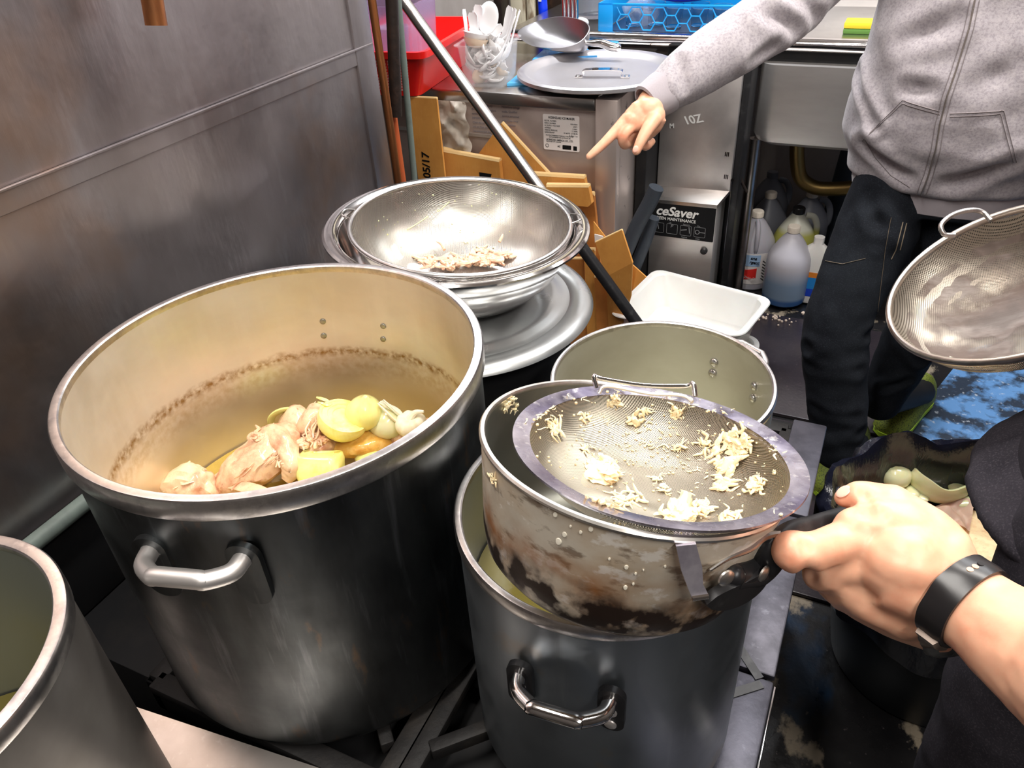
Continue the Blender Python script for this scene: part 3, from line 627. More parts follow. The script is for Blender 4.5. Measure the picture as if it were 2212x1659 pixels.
# ============================================================ STRAINER resting in the saucepan
k_ = .965; q = V((-.1166, .4848, 1.0379)); sc2 = O+(q-O)*k_; sn2 = V((.0477, .2374, .9702)).normalized(); RS = .12*k_
T2 = frame(sn2, up=(0, 1, 0), loc=sc2); 
t = thing('strainer', 'fine mesh strainer with flat rim and stuck chicken scraps, resting in the saucepan', 'strainer', mat_=T2); STR = t
b = new(); lathe(b, [(RS*.88, -.0025), (RS*.985, 0), (RS, .0002), (RS*1.003, -.0012), (RS*.99, -.0026), (RS*.89, -.0055), (RS*.88, -.0025)], 128); obj('rim', b, mat('strainer_rim_steel', (.60, .57, .62), .2, 1, layers=[((.13, .11, .18), (11, 11, 11), .40, .6, .9), ((.95, .93, .9), (90, 90, 90), .58, .7, .7)], bump=((45, 45, 45), .2, .002), rvar=(25, .12, .4)), t, world=False)
b = new(); lathe(b, [(RS*.885, -.003), (RS*.85, -.014), (RS*.76, -.027), (RS*.62, -.038), (RS*.44, -.046), (RS*.22, -.0505), (0, -.052)], 96); o = obj('mesh_bowl', b, M['wire1'], t, world=False)
sb = new(); sb.from_mesh(o.data); sb.transform(T2); STR_T = bvh(sb)
# wire hanging loop at the back
b = new(); LP = [atd(1289, 838, .668), atd(1283, 812, .668), atd(1300, 818, .668), atd(1390, 832, .664), atd(1480, 834, .66), atd(1497, 828, .656), atd(1502, 856, .652)]
tube(b, LP, .0021, 10, sub=5); obj('hanging_loop', b, M['chrome'], t)
b = new(); L2 = [p-V((0, .0, .004))+CR*.001 for p in (atd(1291, 842, .668), atd(1310, 826, .668), atd(1400, 842, .664), atd(1470, 846, .66), atd(1494, 860, .652))]; tube(b, L2, .0016, 8, sub=5); obj('loop_wire', b, M['steel'], t)
# flat steel tongue hanging in front
b = new(); tg_ = [(1455, 1142, 1497, 1146, .543), (1461, 1180, 1504, 1176, .538), (1472, 1232, 1517, 1226, .532), (1487, 1272, 1519, 1262, .529), (1495, 1292, 1532, 1288, .528)]
fr = []
for i_, (xa, ya, xb, yb, D) in enumerate(tg_):
    if i_ > 0: q_ = PT @ panp((xa+xb)/2, (ya+yb)/2, .1245); D = (q_-O).dot(CF)-.006-.001*i_
    DL = D
    A_, B_ = atd(xa, ya, D), atd(xb, yb, D); fr.append([A_, B_, B_+CF*.0022, A_+CF*.0022])
rings(b, fr); obj('tongue', b, mat('tongue_steel', (.78, .74, .82), .35, .8, layers=[((.4, .36, .46), 25, .45, .65, .8)], bump=(60, .2, .001)), t)
b = new(); A_, B_ = atd(1495, 1292, DL), atd(1530, 1287, DL); tube(b, [A_, B_], .0022, 8, sm=False); obj('tongue_fold', b, M['chrome'], t)
for px, py in ((1415, 1145), (1502, 1150)):
    b = new(); dome(b, frame(-CF, loc=atd(px, py, .5475)), .0035, .0018, 12); obj('rivet', b, M['steel_x'], t)

# ============================================================ STRAINER held at the right edge
n3 = V((-.5006, -.207, .8406)).normalized(); c3_ = V((.1852, 1.0677, .9533)); T3 = frame(n3, up=(0, 1, 0), loc=c3_)
t = thing('strainer', 'greasy round strainer held in the air at the right edge, wire loop on its rim', 'strainer', mat_=T3)
b = new(); tube(b, [(.148*math.cos(2*PI*k/64), .148*math.sin(2*PI*k/64), 0) for k in range(64)], .0042, 12, closed=True, sub=1, flat=1.4); obj('rim', b, mat('worn_rim', (.78, .72, .66), .3, 1, layers=[((.5, .42, .35), 25, .45, .7, .7)]), t, world=False)
b = new(); lathe(b, [(.147, -.002), (.142, -.016), (.131, -.036), (.113, -.054), (.088, -.068), (.055, -.076), (0, -.079)], 96); o = obj('mesh_bowl', b, M['wire3'], t, world=False)
b = new(); lathe(b, [(.138, -.027), (.124, -.046), (.104, -.061), (.08, -.071), (.05, -.0765), (0, -.0785), ], 96)
for v in b.verts: v.co.z += .002+.0015*noise.noise(v.co*60)
gm = mat('wet_grease_film', (.12, .085, .07), .45, .1, layers=[((.26, .225, .205), (8, 40, 20), .5, .68, .8), ((.07, .05, .04), 14, .5, .65, .7)], bump=((6, 60, 20), .3, .003))
nt = gm.node_tree; tc = N(nt, 'ShaderNodeTexCoord'); tn = N(nt, 'ShaderNodeTexNoise'); tn.inputs['Scale'].default_value = 14; tn.inputs['Detail'].default_value = 6; lk(nt, tc.outputs['Object'], tn.inputs['Vector'])
mr = N(nt, 'ShaderNodeMapRange'); mr.inputs['From Min'].default_value = .38; mr.inputs['From Max'].default_value = .52; mr.inputs['To Max'].default_value = .92; lk(nt, tn.outputs['Fac'], mr.inputs['Value']); lk(nt, mr.outputs[0], nt.nodes['Principled BSDF'].inputs['Alpha'])
obj('grease_film', b, gm, t, world=False)
b = new(); LQ = [atd(2062, 508, 1.035), atd(2040, 506, 1.035), atd(2033, 486, 1.035), atd(2058, 464, 1.035), atd(2095, 454, 1.035), atd(2122, 458, 1.035), atd(2140, 476, 1.03)]
tube(b, LQ, .0034, 10, sub=5); obj('hanging_loop', b, M['alu_rim'], t)
HR3 = c3_+(T3.to_3x3() @ V((0, 0, 0)))
hd = (c3_-LQ[3]); hd = (hd-n3*hd.dot(n3)).normalized()
b = new(); limb(b, [c3_+hd*.146, c3_+hd*.2, c3_+hd*.27, c3_+hd*.33], [.006, .008, .010, .009], 12, flat=.6); obj('handle', b, M['blackp'], t); HG3 = c3_+hd*.27
# ============================================================ BACKGROUND
# undercounter ice machine
t = thing('ice_machine', 'low stainless ice machine with a white rating plate, under the round lid', 'ice machine', (-1.1, 2.5, 0))
b = new(); box(b, (-1.62, 2.172, .05), (-.772, 2.78, .80), .002); obj('body', b, mat('ice_machine_steel', (.60, .51, .47), .45, .8, layers=[((.44, .36, .33), (5, 5, 4), .4, .7, .7), ((.62, .55, .52), (40, 40, 40), .6, .75, .4)], bump=((200, 4, 4), .05, .002), rvar=(6, .34, .5)), t)
b = new(); box(b, (-1.66, 2.150, .798), (-.768, 2.8, .836), .006); obj('top', b, M['steel_x'], t)
b = new(); box(b, (-.767, 2.150, .05), (-.700, 2.19, .836), .003); box(b, (-.767, 2.19, .05), (-.705, 2.78, .83), .002); obj('corner_post', b, mat('post_steel', (.64, .55, .51), .42, .8, layers=[((.1, .08, .08), 18, .62, .7, .8)], bump=(60, .1, .001)), t)
b = new()
zz = .05
while zz < .79:
    L = random.uniform(.02, .09); box(b, (-.7712, 2.1655+random.uniform(0, .001), zz), (-.7668+random.uniform(0, .001), 2.172, min(zz+L, .79))); zz += L+random.choice([0, 0, .008, .02])
obj('seal', b, M['gasket'], t)
b = new(); box(b, (-1.5, 2.168, .69), (-1.12, 2.1715, .7)); obj('vent_line', b, M['steel'], t)
PLT = planeT(aty(1175, 322, 2.1705), (1, 0, 0), (0, 0, 1)); pw = (aty(1252, 330, 2.17)-aty(1175, 322, 2.17)).length; ph = (aty(1177, 246, 2.17)-aty(1175, 322, 2.17)).length
b = new(); prism(b, [(x+pw/2, y+ph/2) for x, y in rrect(pw, ph, .005)], .0006, PLT); pl_ = obj('rating_plate', b, M['paper'], t)
b = new(); f_ = Matrix.Translation
textbm(b, 'HOSHIZAKI ICE MAKER', ph*.088, PLT @ f_((pw*.15, ph*.885, .0008)), sx=.86, bold=.0002)
rowsL = ['MODEL NUMBER', 'SERIAL NUMBER', 'AC SUPPLY VOLTAGE', 'AMPERES', 'DESIGN PRESSURE', 'REFRIGERANT']; rowsR = ['KM-61BAH', 'L02071', '115/60/1', '7.5 AMPS', 'HI 460 PSI  LO 290 PSI', 'R-404A 11 oz']
for i, (l, r_) in enumerate(zip(rowsL, rowsR)):
    textbm(b, l, ph*.06, PLT @ f_((pw*.04, ph*(.80-i*.065), .0008)), sx=.8)
    textbm(b, r_, ph*.055, PLT @ f_((pw*.95, ph*(.75-i*.065), .0008)), sx=.8, align='RIGHT')
textbm(b, 'MOTOR-COMPRESSOR THERMALLY PROTECTED', ph*.048, PLT @ f_((pw*.07, ph*.40, .0008)), sx=.8)
textbm(b, 'NOT INTENDED FOR OUTDOOR USE', ph*.048, PLT @ f_((pw*.16, ph*.35, .0008)), sx=.8)
textbm(b, 'HOSHIZAKI AMERICA CO., LTD.', ph*.07, PLT @ f_((pw*.08, ph*.27, .0008)), sx=.82, bold=.0001)
textbm(b, 'PEACHTREE CITY, GEORGIA', ph*.045, PLT @ f_((pw*.08, ph*.225, .0008)), sx=.8)
textbm(b, 'AC', ph*.07, PLT @ f_((pw*.39, ph*.1, .0008)), sx=.9, bold=.0002)
prism(b, [(pw*.65+x, ph*.11+y) for x, y in rrect(pw*.24, ph*.12, .002)], .0005, PLT @ f_((0, 0, .0006)))
prism(b, [(pw*.88+x, ph*.10+y) for x, y in rrect(pw*.1, ph*.12, .001)], .0005, PLT @ f_((0, 0, .0006)))
lathe(b, [(ph*.04, .0007), (ph*.052, .0012), (ph*.04, .0012)], 24, PLT @ f_((pw*.1, ph*.12, 0)))
obj('print', b, M['ink'], pl_)
b = new(); WT = planeT(aty(1020, 250, 2.1705), (1, 0, 0), (0, 0, 1))
for i in range(9): textbm(b, ['WARNING', 'Risk of personal injury', 'Disconnect power before', 'servicing this appliance', 'IMPORTANT', 'Clean the condenser', 'and air filter monthly', 'See instruction manual', 'for details'][i], .009, WT @ f_((.0, .045-i*.0135, .0006)), sx=.9)
for i in range(6): textbm(b, ['WARNING', 'Hazardous voltage', 'inside. Qualified', 'service personnel', 'only. Keep away', 'from children'][i], .009, WT @ f_((.105, .045-i*.0135, .0006)), sx=.9)
obj('warning_print', b, M['greyink'], t)

# round lid on the machine
lc = atz(1293, 161, .852)
t = thing('pot_lid', 'round aluminium lid with a riveted strap handle, on the ice machine', 'lid', (lc.x, lc.y, .848))
b = new(); lathe(b, [(0, .007), (.195, .007), (.208, .009), (.220, .020), (.230, .025), (.243, .026), (.250, .021), (.2505, .012), (.248, .010), (.244, .018), (.232, .020), (.222, .015), (.210, .003), (.2, .0015), (0, .0015)], 128); obj('plate', b, mat('lid_aluminium', (.60, .585, .61), .4, .85, layers=[((.55, .52, .52), 7, .4, .7, .6)], bump=(40, .06, .001)), t, world=False)
p1, p2 = atz(1243, 166, .856), atz(1360, 166, .856); d = (p2-p1).normalized(); up = V((0, 0, 1)); nn = d.cross(up)
pr = [p1, p1+d*.022, p1+d*.026+up*.006, p1+d*.030+up*.019, p2-d*.030+up*.019, p2-d*.026+up*.006, p2-d*.022, p2]; pr = cr(pr, 3)
b = new(); rings(b, [[p+nn*.014, p+nn*.014+up*.003, p-nn*.014+up*.003, p-nn*.014] for p in pr]); obj('handle', b, M['chrome'], t)
for p in (p1+d*.008, p2-d*.008): b = new(); dome(b, Matrix.Translation(p+up*.002), .006, .003, 14); obj('rivet', b, M['chrome'], t)

# blue boards, scoop
q = [atz(1095, 180, .845), atz(1180, 178, .845), atz(1330, 118, .845), atz(1190, 100, .845)]
b = new(); rings(b, [[p-V((0, 0, .008)) for p in q], q]); single('cutting_board', b, M['bluepl'], 'light blue board under the round lid and the metal scoop', 'cutting board')
q = [atz(1150, 128, .862), atz(1290, 120, .862), atz(1262, 100, .862), atz(1182, 100, .862)]
b = new(); rings(b, [[p-V((0, 0, .014)) for p in q], q]); single('cutting_board', b, mat('mid_blue_plastic', s2l(70, 160, 225), .4), 'smaller blue board lying under the bowl of the metal scoop', 'cutting board')
s0, s1 = atz(1267, 80, .925), atz(1120, 66, .925); ax = (s1-s0); Ls = ax.length; ax.normalize(); ax.z = 0; ax.normalize(); side = V((-ax.y, ax.x, 0))
t = thing('metal_scoop', 'cast aluminium ice scoop lying on the blue boards behind the round lid', 'scoop', V((s0.x, s0.y, .872)))
def scring(u0, u1, w, z, tip, n=40):
    out = []
    for k in range(n):
        a = 2*PI*k/n; ca, sa = math.cos(a), math.sin(a); u = (u0+u1)/2+(u1-u0)/2*math.copysign(abs(ca)**.85, ca); f = max(0, ca); wv = w/2*math.copysign(abs(sa)**.8, sa)*(1-tip*f**1.5)
        out.append(V((s0.x, s0.y, 0))+ax*u+side*wv+V((0, 0, z+max(0, z-.884)/.041*(-.55*wv)+(.006*(1-f) if z > .92 else 0))))
    return out
b = new(); outr = [(.02, .10, .05, .879, .2), (.008, .13, .085, .882, .25), (.002, .17, .108, .892, .35), (0, .21, .122, .906, .42), (-.002, Ls, .130, .925, .5)]
inn = [(.001, Ls-.004, .124, .9255, .5), (.003, .205, .116, .908, .42), (.005, .165, .102, .895, .35), (.011, .125, .078, .886, .25), (.025, .09, .045, .882, .2)]
rings(b, [scring(*q) for q in outr+inn]); obj('scoop_bowl', b, mat('cast_aluminium', (.30, .29, .30), .36, .95, layers=[((.22, .21, .22), 8, .4, .7, .6)], bump=(70, .15, .001)), t)
h0 = V((s0.x, s0.y, .908)); h1 = atz(1333, 103, .895)
b = new(); limb(b, [h0+ax*.004, h0+(h1-h0)*.2+V((0, 0, .002)), h0+(h1-h0)*.5+V((0, 0, .006)), h0+(h1-h0)*.8, h1], [.010, .013, .016, .0175, .015], 14, flat=.8); obj('handle', b, M['chrome'], t)

# red basket with a clear lilac box
bz, tz = .837, .97
fl, frb, brb = atz(872, 207, bz), atz(906, 208, bz), atz(962, 169, bz)
dd = (brb-frb).normalized(); ww = V((-dd.y, dd.x, 0)); Lb = .42; Wb = .26
def bk(u, v, z, o): return V((frb.x, frb.y, 0))+dd*(u*Lb+(o if u > .5 else -o))+ww*(v*Wb+(o if v > .5 else -o))+V((0, 0, z))
t = thing('plastic_basket', 'red perforated plastic basket in the corner, holding a clear lilac box', 'basket', frb+dd*.2+ww*.13)
tin = .045
A_ = [bk(0, 0, bz, 0), bk(1, 0, bz, 0), bk(1, 1, bz, 0), bk(0, 1, bz, 0)]; B_ = [bk(0, 0, tz, tin), bk(1, 0, tz, tin), bk(1, 1, tz, tin), bk(0, 1, tz, tin)]
Bi = [bk(0, 0, tz, tin-.004), bk(1, 0, tz, tin-.004), bk(1, 1, tz, tin-.004), bk(0, 1, tz, tin-.004)]; Ai = [bk(0, 0, bz+.004, -.004), bk(1, 0, bz+.004, -.004), bk(1, 1, bz+.004, -.004), bk(0, 1, bz+.004, -.004)]
def rr4(Q, r=.03):
    out = []
    for i in range(4):
        p = Q[i]; a = (Q[i-1]-p).normalized()*r; c = (Q[(i+1) % 4]-p).normalized()*r
        for k in range(6): s_ = k/5; out.append(p+a*(1-s_)**2+c*s_**2)
    return out
b = new(); rings(b, [rr4(A_), rr4(B_), rr4(Bi), rr4(Ai)]); obj('body', b, M['red'], t)
b = new(); Bo = [bk(0, 0, tz, tin+.014), bk(1, 0, tz, tin+.014), bk(1, 1, tz, tin+.014), bk(0, 1, tz, tin+.014)]
up = V((0, 0, .004)); rings(b, [rr4(B_), [p+up for p in rr4(B_)], [p+up for p in rr4(Bo, .04)], [p-V((0, 0, .014)) for p in rr4(Bo, .04)], [p-V((0, 0, .014)) for p in rr4([p*.0+q_ for p, q_ in zip(B_, [bk(0, 0, tz, tin+.011), bk(1, 0, tz, tin+.011), bk(1, 1, tz, tin+.011), bk(0, 1, tz, tin+.011)])], .04)], rr4(B_)], cap0=False, cap1=False); obj('rim', b, M['red'], t)
b = new(); holes = mat('basket_perforation', s2l(250, 170, 160), .6)
def holegrid(P0, P1, Q0, Q1, nx, ny, x0, x1):  # square holes on a tapered face
    nrm = (P1-P0).cross(Q0-P0).normalized(); nrm = nrm if nrm.dot(O-P0) > 0 else -nrm
    for i in range(nx):
        for j in range(ny):
            f = x0+(x1-x0)*(i+.5)/nx; g = .12+.72*(j+.5)/ny; p = (P0.lerp(P1, f)).lerp(Q0.lerp(Q1, f), g)+nrm*.0008
            e = (P1-P0).normalized()*.0032; h_ = (Q0-P0).normalized()*.0032; rings(b, [[p-e-h_, p+e-h_, p+e+h_, p-e+h_], [c+nrm*.0006 for c in (p-e-h_, p+e-h_, p+e+h_, p-e+h_)]])
holegrid(A_[0], A_[3], B_[0], B_[3], 22, 11, .12, .92)
holegrid(Ai[3], Ai[2], Bi[3], Bi[2], 24, 4, .5, .95)
obj('perforations', b, holes, t)
t = thing('storage_box', 'clear lilac plastic box standing in the red basket', 'storage box', frb+dd*.16+ww*.15+V((0, 0, .01)))
b = new(); q0 = [bk(.08, .10, .86, 0), bk(.55, .10, .86, 0), bk(.55, .92, .86, 0), bk(.08, .92, .86, 0)]; q1 = [p*1+V((0, 0, .22))+(p-(q0[0]+q0[2])/2)*.12*1 for p in q0]
q1i = [p+((q0[0]+q0[2])/2+V((0, 0, .22))-p).normalized()*.004 for p in q1]; q0i = [p+((q0[0]+q0[2])/2-p).normalized()*.004+V((0, 0, .004)) for p in q0]
rings(b, [rr4(q0, .02), rr4(q1, .02), rr4(q1i, .02), rr4(q0i, .02)]); obj('box', b, M['lilac'], t)
t = thing('measuring_jug', 'translucent plastic jug seen inside the lilac box', 'jug', q0[0].lerp(q0[2], .45)+V((0, 0, .005)))
jc = q0[0].lerp(q0[2], .42); b = new(); lathe(b, [(0, .004), (.042, .004), (.050, .15), (.048, .15), (.040, .006), (0, .006)], 32, Matrix.Translation(jc)); obj('body', b, M['hdpe'], t)
b = new(); tube(b, [jc+dd*.045+V((0, 0, .13)), jc+dd*.085+V((0, 0, .125)), jc+dd*.088+V((0, 0, .06)), jc+dd*.046+V((0, 0, .045))], .006, 10, flat=1.6); obj('handle', b, M['whitep'], t)

# clear tub of white soup spoons
cb = atz(1060, 176, .84); t = thing('cutlery_tub', 'clear square plastic tub crammed with white soup spoons', 'tub', (cb.x, cb.y, .838))
th_ = math.radians(8); Rt = Matrix.Translation((cb.x, cb.y, .838)) @ Matrix.Rotation(th_, 4, 'Z'); MW[t.name] = Rt; t.matrix_world = Rt
b = new()
def rq(w, h_, r, z): return [V((x, y, z)) for x, y in rrect(w, h_, r)]
rings(b, [rq(.125, .125, .025, 0), rq(.138, .138, .022, .02), rq(.155, .155, .02, .118), rq(.172, .172, .02, .120), rq(.172, .172, .02, .123), rq(.151, .151, .018, .122), rq(.134, .134, .02, .022), rq(.12, .12, .022, .004)])
obj('tub', b, M['clear'], t, world=False)
def spoon_mesh(me_name, m):
    b = new(); ct = []; ls = [(-.030, .002, .0), (-.026, .012, .0), (-.015, .019, 0), (0, .0215, 0), (.014, .019, 0), (.026, .013, 0), (.034, .0085, .002), (.05, .007, .008), (.075, .0085, .018), (.098, .0095, .026), (.106, .006, .029)]
    prof = []
    for x, w, z in ls:
        inb = max(0, 1-abs(x+.001)/.031); dp = -.015*math.sqrt(inb) if inb > 0 else -.003
        o_ = [V((x, w*math.cos(PI*k/8), z+dp*math.sin(PI*k/8))) for k in range(9)]; i_ = [V((x, w*.88*math.cos(PI*k/8), z+(dp*.82)*math.sin(PI*k/8)+.0014)) for k in range(8, -1, -1)]
        prof.append(o_+i_)
    rings(b, prof); me = bpy.data.meshes.new(me_name); bmesh.ops.recalc_face_normals(b, faces=b.faces[:]); b.to_mesh(me); b.free(); smooth(me, 50); me.materials.append(m); return me
SM = [spoon_mesh('soup_spoon', M['white_cut']), spoon_mesh('soup_spoon_cream', M['cream_cut'])]
random.seed(11)
spots = []
for k in range(44):
    a = k*2.4+random.uniform(-.4, .4); rad = random.uniform(.022, .036); z = .018+.0021*k; tl = -random.uniform(.15, .6) if k > 8 else -random.uniform(.05, .3)
    spots.append((-rad*math.cos(a), -rad*math.sin(a), z, a, tl, random.uniform(-1.3, 1.3)))
up_sp = [(-.045, -.02, .085, 2.9, -1.05, .3), (-.040, .01, .085, 2.2, -1.3, .2), (-.030, -.03, .08, 1.7, -1.35, 0), (.035, .01, .09, .3, -.85, .3), (.030, -.03, .085, .2, -.7, .1), (.02, .03, .09, .6, -.95, .5), (-.02, .035, .085, 1.3, -1.3, .4), (.04, .025, .085, .1, -.8, .1), (-.03, .0, .095, 1.2, -1.3, .3)]
SC_ = 1.15
for i, (x, y, z, a, tilt, roll) in enumerate(spots+up_sp):
    o = bpy.data.objects.new('soup_spoon', SM[1] if i in (3, 9, 17, 27) else SM[0]); COL.objects.link(o)
    o.matrix_world = Rt @ Matrix.Translation((x, y, z)) @ Euler((roll, tilt, a), 'XYZ').to_matrix().to_4x4() @ Matrix.Scale(SC_ if i >= len(spots) else .88, 4) @ Matrix.Diagonal((1, 1.45, 1.2, 1))
    cream = i in (3, 9, 17, 27)
    tag(o, 'cream soup spoon jumbled among white spoons in the clear tub' if cream else ('white soup spoon standing up, handle out of the clear tub' if i >= len(spots) else 'white soup spoon lying inside the clear tub'), 'spoon', 'cream spoons in the tub' if cream else ('upright spoons in the tub' if i >= len(spots) else 'white spoons lying in the tub'))
# ladle-like big spoon standing bowl up
c = Rt @ V((.005, .0, .185)); b = new(); ball(b, (0, 0, 0), (.034, .009, .046), 24)
b.transform(Matrix.Translation(c) @ Matrix.Rotation(.25, 4, 'Y') @ Matrix.Rotation(-.15, 4, 'X')); tube(b, [c+V((-.006, 0, -.04)), Rt @ V((0, 0, .09)), Rt @ V((0, 0, .05))], .006, 10, flat=.5); single('rice_paddle', b, M['white_cut'], 'big white rounded paddle standing up out of the spoon tub', 'rice paddle')
for k, (dx, dz) in enumerate(((-.028, .125), (-.026, .140))):
    c = Rt @ V((dx, -.035, dz)); b = new(); lathe(b, [(0, -.016), (.02, -.015), (.032, -.004), (.038, .010), (.036, .010), (.029, -.003), (.018, -.012), (0, -.013)], 40, Matrix.Translation(c) @ Euler((-.2, .15, 0)).to_matrix().to_4x4())
    single('sauce_dish', b, M['cream_cut'] if k == 0 else M['white_cut'], ['lower, cream sauce dish on top of the spoons in the clear tub', 'upper, white sauce dish on top of the spoons in the clear tub'][k], 'dish')

# long steel and black rod leaning across
A_ = aty(870, 0, 1.95); Bf = atz(1520, 897, .012); dv = (Bf-A_); A2_ = A_-dv*.22
t = thing('stirring_rod', 'long rod, steel above and black below, leaning diagonally behind the steel bowl', 'rod', Bf)
kj = .53
b = new(); tube(b, [A2_, A_+dv*kj], .0165, 20, sm=False); obj('steel_shaft', b, M['steel_x'], t)
b = new(); tube(b, [A_+dv*kj, Bf+V((0, 0, .0))], .0175, 20, sm=False); obj('black_grip', b, M['blackm'], t)

# pipes at the wall end
def vpipe(name, m, label, x, y, r, z0, z1, lean=(0, 0), extra=None):
    b = new(); tube(b, [(x+lean[0], y+lean[1], z0), (x, y, z1)], r, 16, sm=False); return single(name, b, m, label, 'pipe')
p = aty(812, 60, 1.56); vpipe('copper_pipe', M['copper'], 'copper pipe running down the end of the stainless wall', p.x, 1.56, .0095, 0, 2.6)
p = aty(836, 60, 1.62); q = aty(874, 380, 1.62); vpipe('brown_pipe', M['brownpipe'], 'reddish brown pipe between copper pipe and cardboard, below the black one', q.x-.01, 1.62, .0105, 0, aty(850, 262, 1.62).z+.02)
pa, pb_ = aty(846, -10, 1.60), aty(856, 250, 1.60)
b = new(); tube(b, [pb_, pa, pa+(pa-pb_)*2.0], .0145, 16, sub=3); single('black_pipe', b, M['blackpipe'], 'thick black tarred pipe hanging down in front of the red basket', 'pipe')
pa, pb_ = aty(868, 90, 1.75), aty(895, 385, 1.75); dv_ = pb_-pa
b = new(); tube(b, [pa-dv_*1.2, pb_+dv_*1.8], .0085, 16, sm=False); single('grey_pipe', b, M['greypipe'], 'slim grey-green pipe at the left edge of the tall cardboard strip', 'pipe')
# short copper tap pipe hanging down in front of the stainless wall
pe = atx(338, 55, -.93); pu = atx(322, -40, -.93); dv_ = (pu-pe)
b = new(); tube(b, [pe, pe+dv_, pe+dv_*4+V((0, 0, .2))], .0145, 20, sm=False); single('copper_spout', b, M['copper'], 'short copper pipe end hanging down in front of the stainless wall', 'pipe')

# cardboard: flattened boxes behind the stove
def card(name, label, pts, Y, th=.006, m='card', mats=None, Ys=None):
    P = [aty(x, y, (Ys[i] if Ys else Y)) for i, (x, y) in enumerate(pts)]
    n = V((0, 1, 0)) if not Ys else (P[1]-P[0]).cross(P[-1]-P[0]).normalized()
    if n.y < 0: n = -n
    b = new(); rings(b, [P, [p+n*th for p in P]])
    t = thing(name, label, 'cardboard', sum(P, V())/len(P)-V((0, 0, .1))); obj('sheet', b, M[m], t)
    b = new(); tube(b, [P[0]+n*th*.5, P[1]+n*th*.5], th*.52, 8, sm=False); obj('cut_edge', b, M['card_edge'], t); return t, P
Yc = 2.06
t, P = card('cardboard_strip', 'tall narrow cardboard strip stamped 05/17, right of the grey pipe', [(880, 210), (943, 213), (965, 420), (908, 420)], Yc, .008)
text('stamp', '05/17', .037, M['ink'], planeT(aty(930, 386, Yc-.0008), (0.05, 0, 1), (-1, 0, .05)), t, bold=.0008)
t, P = card('cardboard_flap', 'brown carton flap right of the tall strip, dark printed mark on it', [(957, 328), (1078, 350), (1085, 420), (962, 420)], 2.10, .02)
b = new(); q = [aty(x, y, 2.0992) for x, y in ((1035, 372), (1062, 376), (1060, 384), (1036, 382))]; rings(b, [q, [p+V((0, -.0004, 0)) for p in q]]); obj('print', b, M['ink'], t)
card('cardboard_flap', 'thin cardboard edge lying behind the printed flap, under the grey tray', [(957, 322), (1040, 341), (1040, 350), (957, 334)], 2.115, .012)
card('cardboard_sheet', 'slanting cardboard sheet with a pointed corner, behind the rod', [(1083, 266), (1192, 384), (1180, 430), (1030, 420), (1028, 340)], 2.135, .012)
card('cardboard_flap', 'pale cardboard flap above the right of the steel bowl, taller one', [(1150, 379), (1262, 386), (1267, 415), (1155, 425)], 2.09, .02)
card('cardboard_flap', 'short wet cardboard flap at the upper right rim of the steel bowl', [(1180, 404), (1271, 405), (1278, 440), (1270, 447), (1190, 440)], 2.05, .02)
card('cardboard_box', 'upright flattened carton behind the steel bowl, right edge showing', [(1100, 430), (1282, 420), (1310, 700), (1150, 700)], 2.12, .015, 'card2')
for i, (xa, xb, y0) in enumerate(((1225, 1262, 560), (1262, 1284, 540), (1284, 1312, 600))):
    card('folded_carton', ['darkest folded carton edge right below the steel bowl', 'middle folded carton edge below the steel bowl, ruled border', 'right folded carton edge, beside the opened box end'][i], [(xa, y0), (xb, y0), (xb+8, 760), (xa+8, 760)], 2.06-.02*i, .012, ['card2', 'card', 'card2'][i])
t, P = card('opened_box', 'opened carton with its end flap folded towards the viewer, left of the white tub', [(1286, 524), (1343, 497), (1366, 568), (1309, 598)], 2.0, .006, Ys=[1.99, 1.97, 1.96, 1.98])
b = new(); Q = [aty(x, y, Y) for x, y, Y in ((1309, 598, 1.98), (1366, 568, 1.96), (1363, 640, 2.0), (1340, 720, 2.02), (1315, 720, 2.02))]; rings(b, [Q, [p+V((0, .008, 0)) for p in Q]]); obj('front_panel', b, M['card'], t)
b = new(); Q = [aty(x, y, 2.01) for x, y in ((1366, 572), (1396, 599), (1364, 630))]; rings(b, [Q, [p+V((0, .005, 0)) for p in Q]]); obj('side_flap', b, M['card'], t)
b = new(); Q = [aty(x, y, 2.03) for x, y in ((1282, 479), (1306, 510), (1312, 520), (1284, 526))]; rings(b, [Q, [p+V((0, .005, 0)) for p in Q]]); obj('rear_flap', b, M['card'], t)
b = new(); Q = [aty(x, y, 2.022) for x, y in ((1284, 506), (1303, 511), (1300, 520), (1285, 524))]; rings(b, [Q, [p+V((0, .004, 0)) for p in Q]]); obj('liner', b, M['paper'], t, label='white inner lining')
# grey moulded egg tray
poly = [(944, 214), (1003, 220), (1008, 262), (1020, 296), (1016, 338), (950, 332)]
b = new(); nx, ny = 26, 34; g = []
for j in range(ny+1):
    row = []
    for i in range(nx+1):
        u_, v_ = i/nx, j/ny; xr = 1003+14*min(1, v_*1.3)+3*math.sin(v_*17); x = 944+6*v_+(xr-944-6*v_)*u_; y = 216+4*u_+116*v_
        dp = .02*math.sin(u_*PI*2.2+.6)*math.sin(v_*PI*3.1+.3)+.008*noise.noise(V((u_*6, v_*8, 2)))
        row.append(b.verts.new(aty(x, y, 2.12+dp)))
    g.append(row)
for j in range(ny):
    for i in range(nx): b.faces.new((g[j][i], g[j][i+1], g[j+1][i+1], g[j+1][i]))
r_ = bmesh.ops.solidify(b, geom=b.faces[:], thickness=.003)
single('egg_tray', b, M['pulp'], 'crumpled grey moulded paper egg tray between cardboard and rod', 'egg tray')

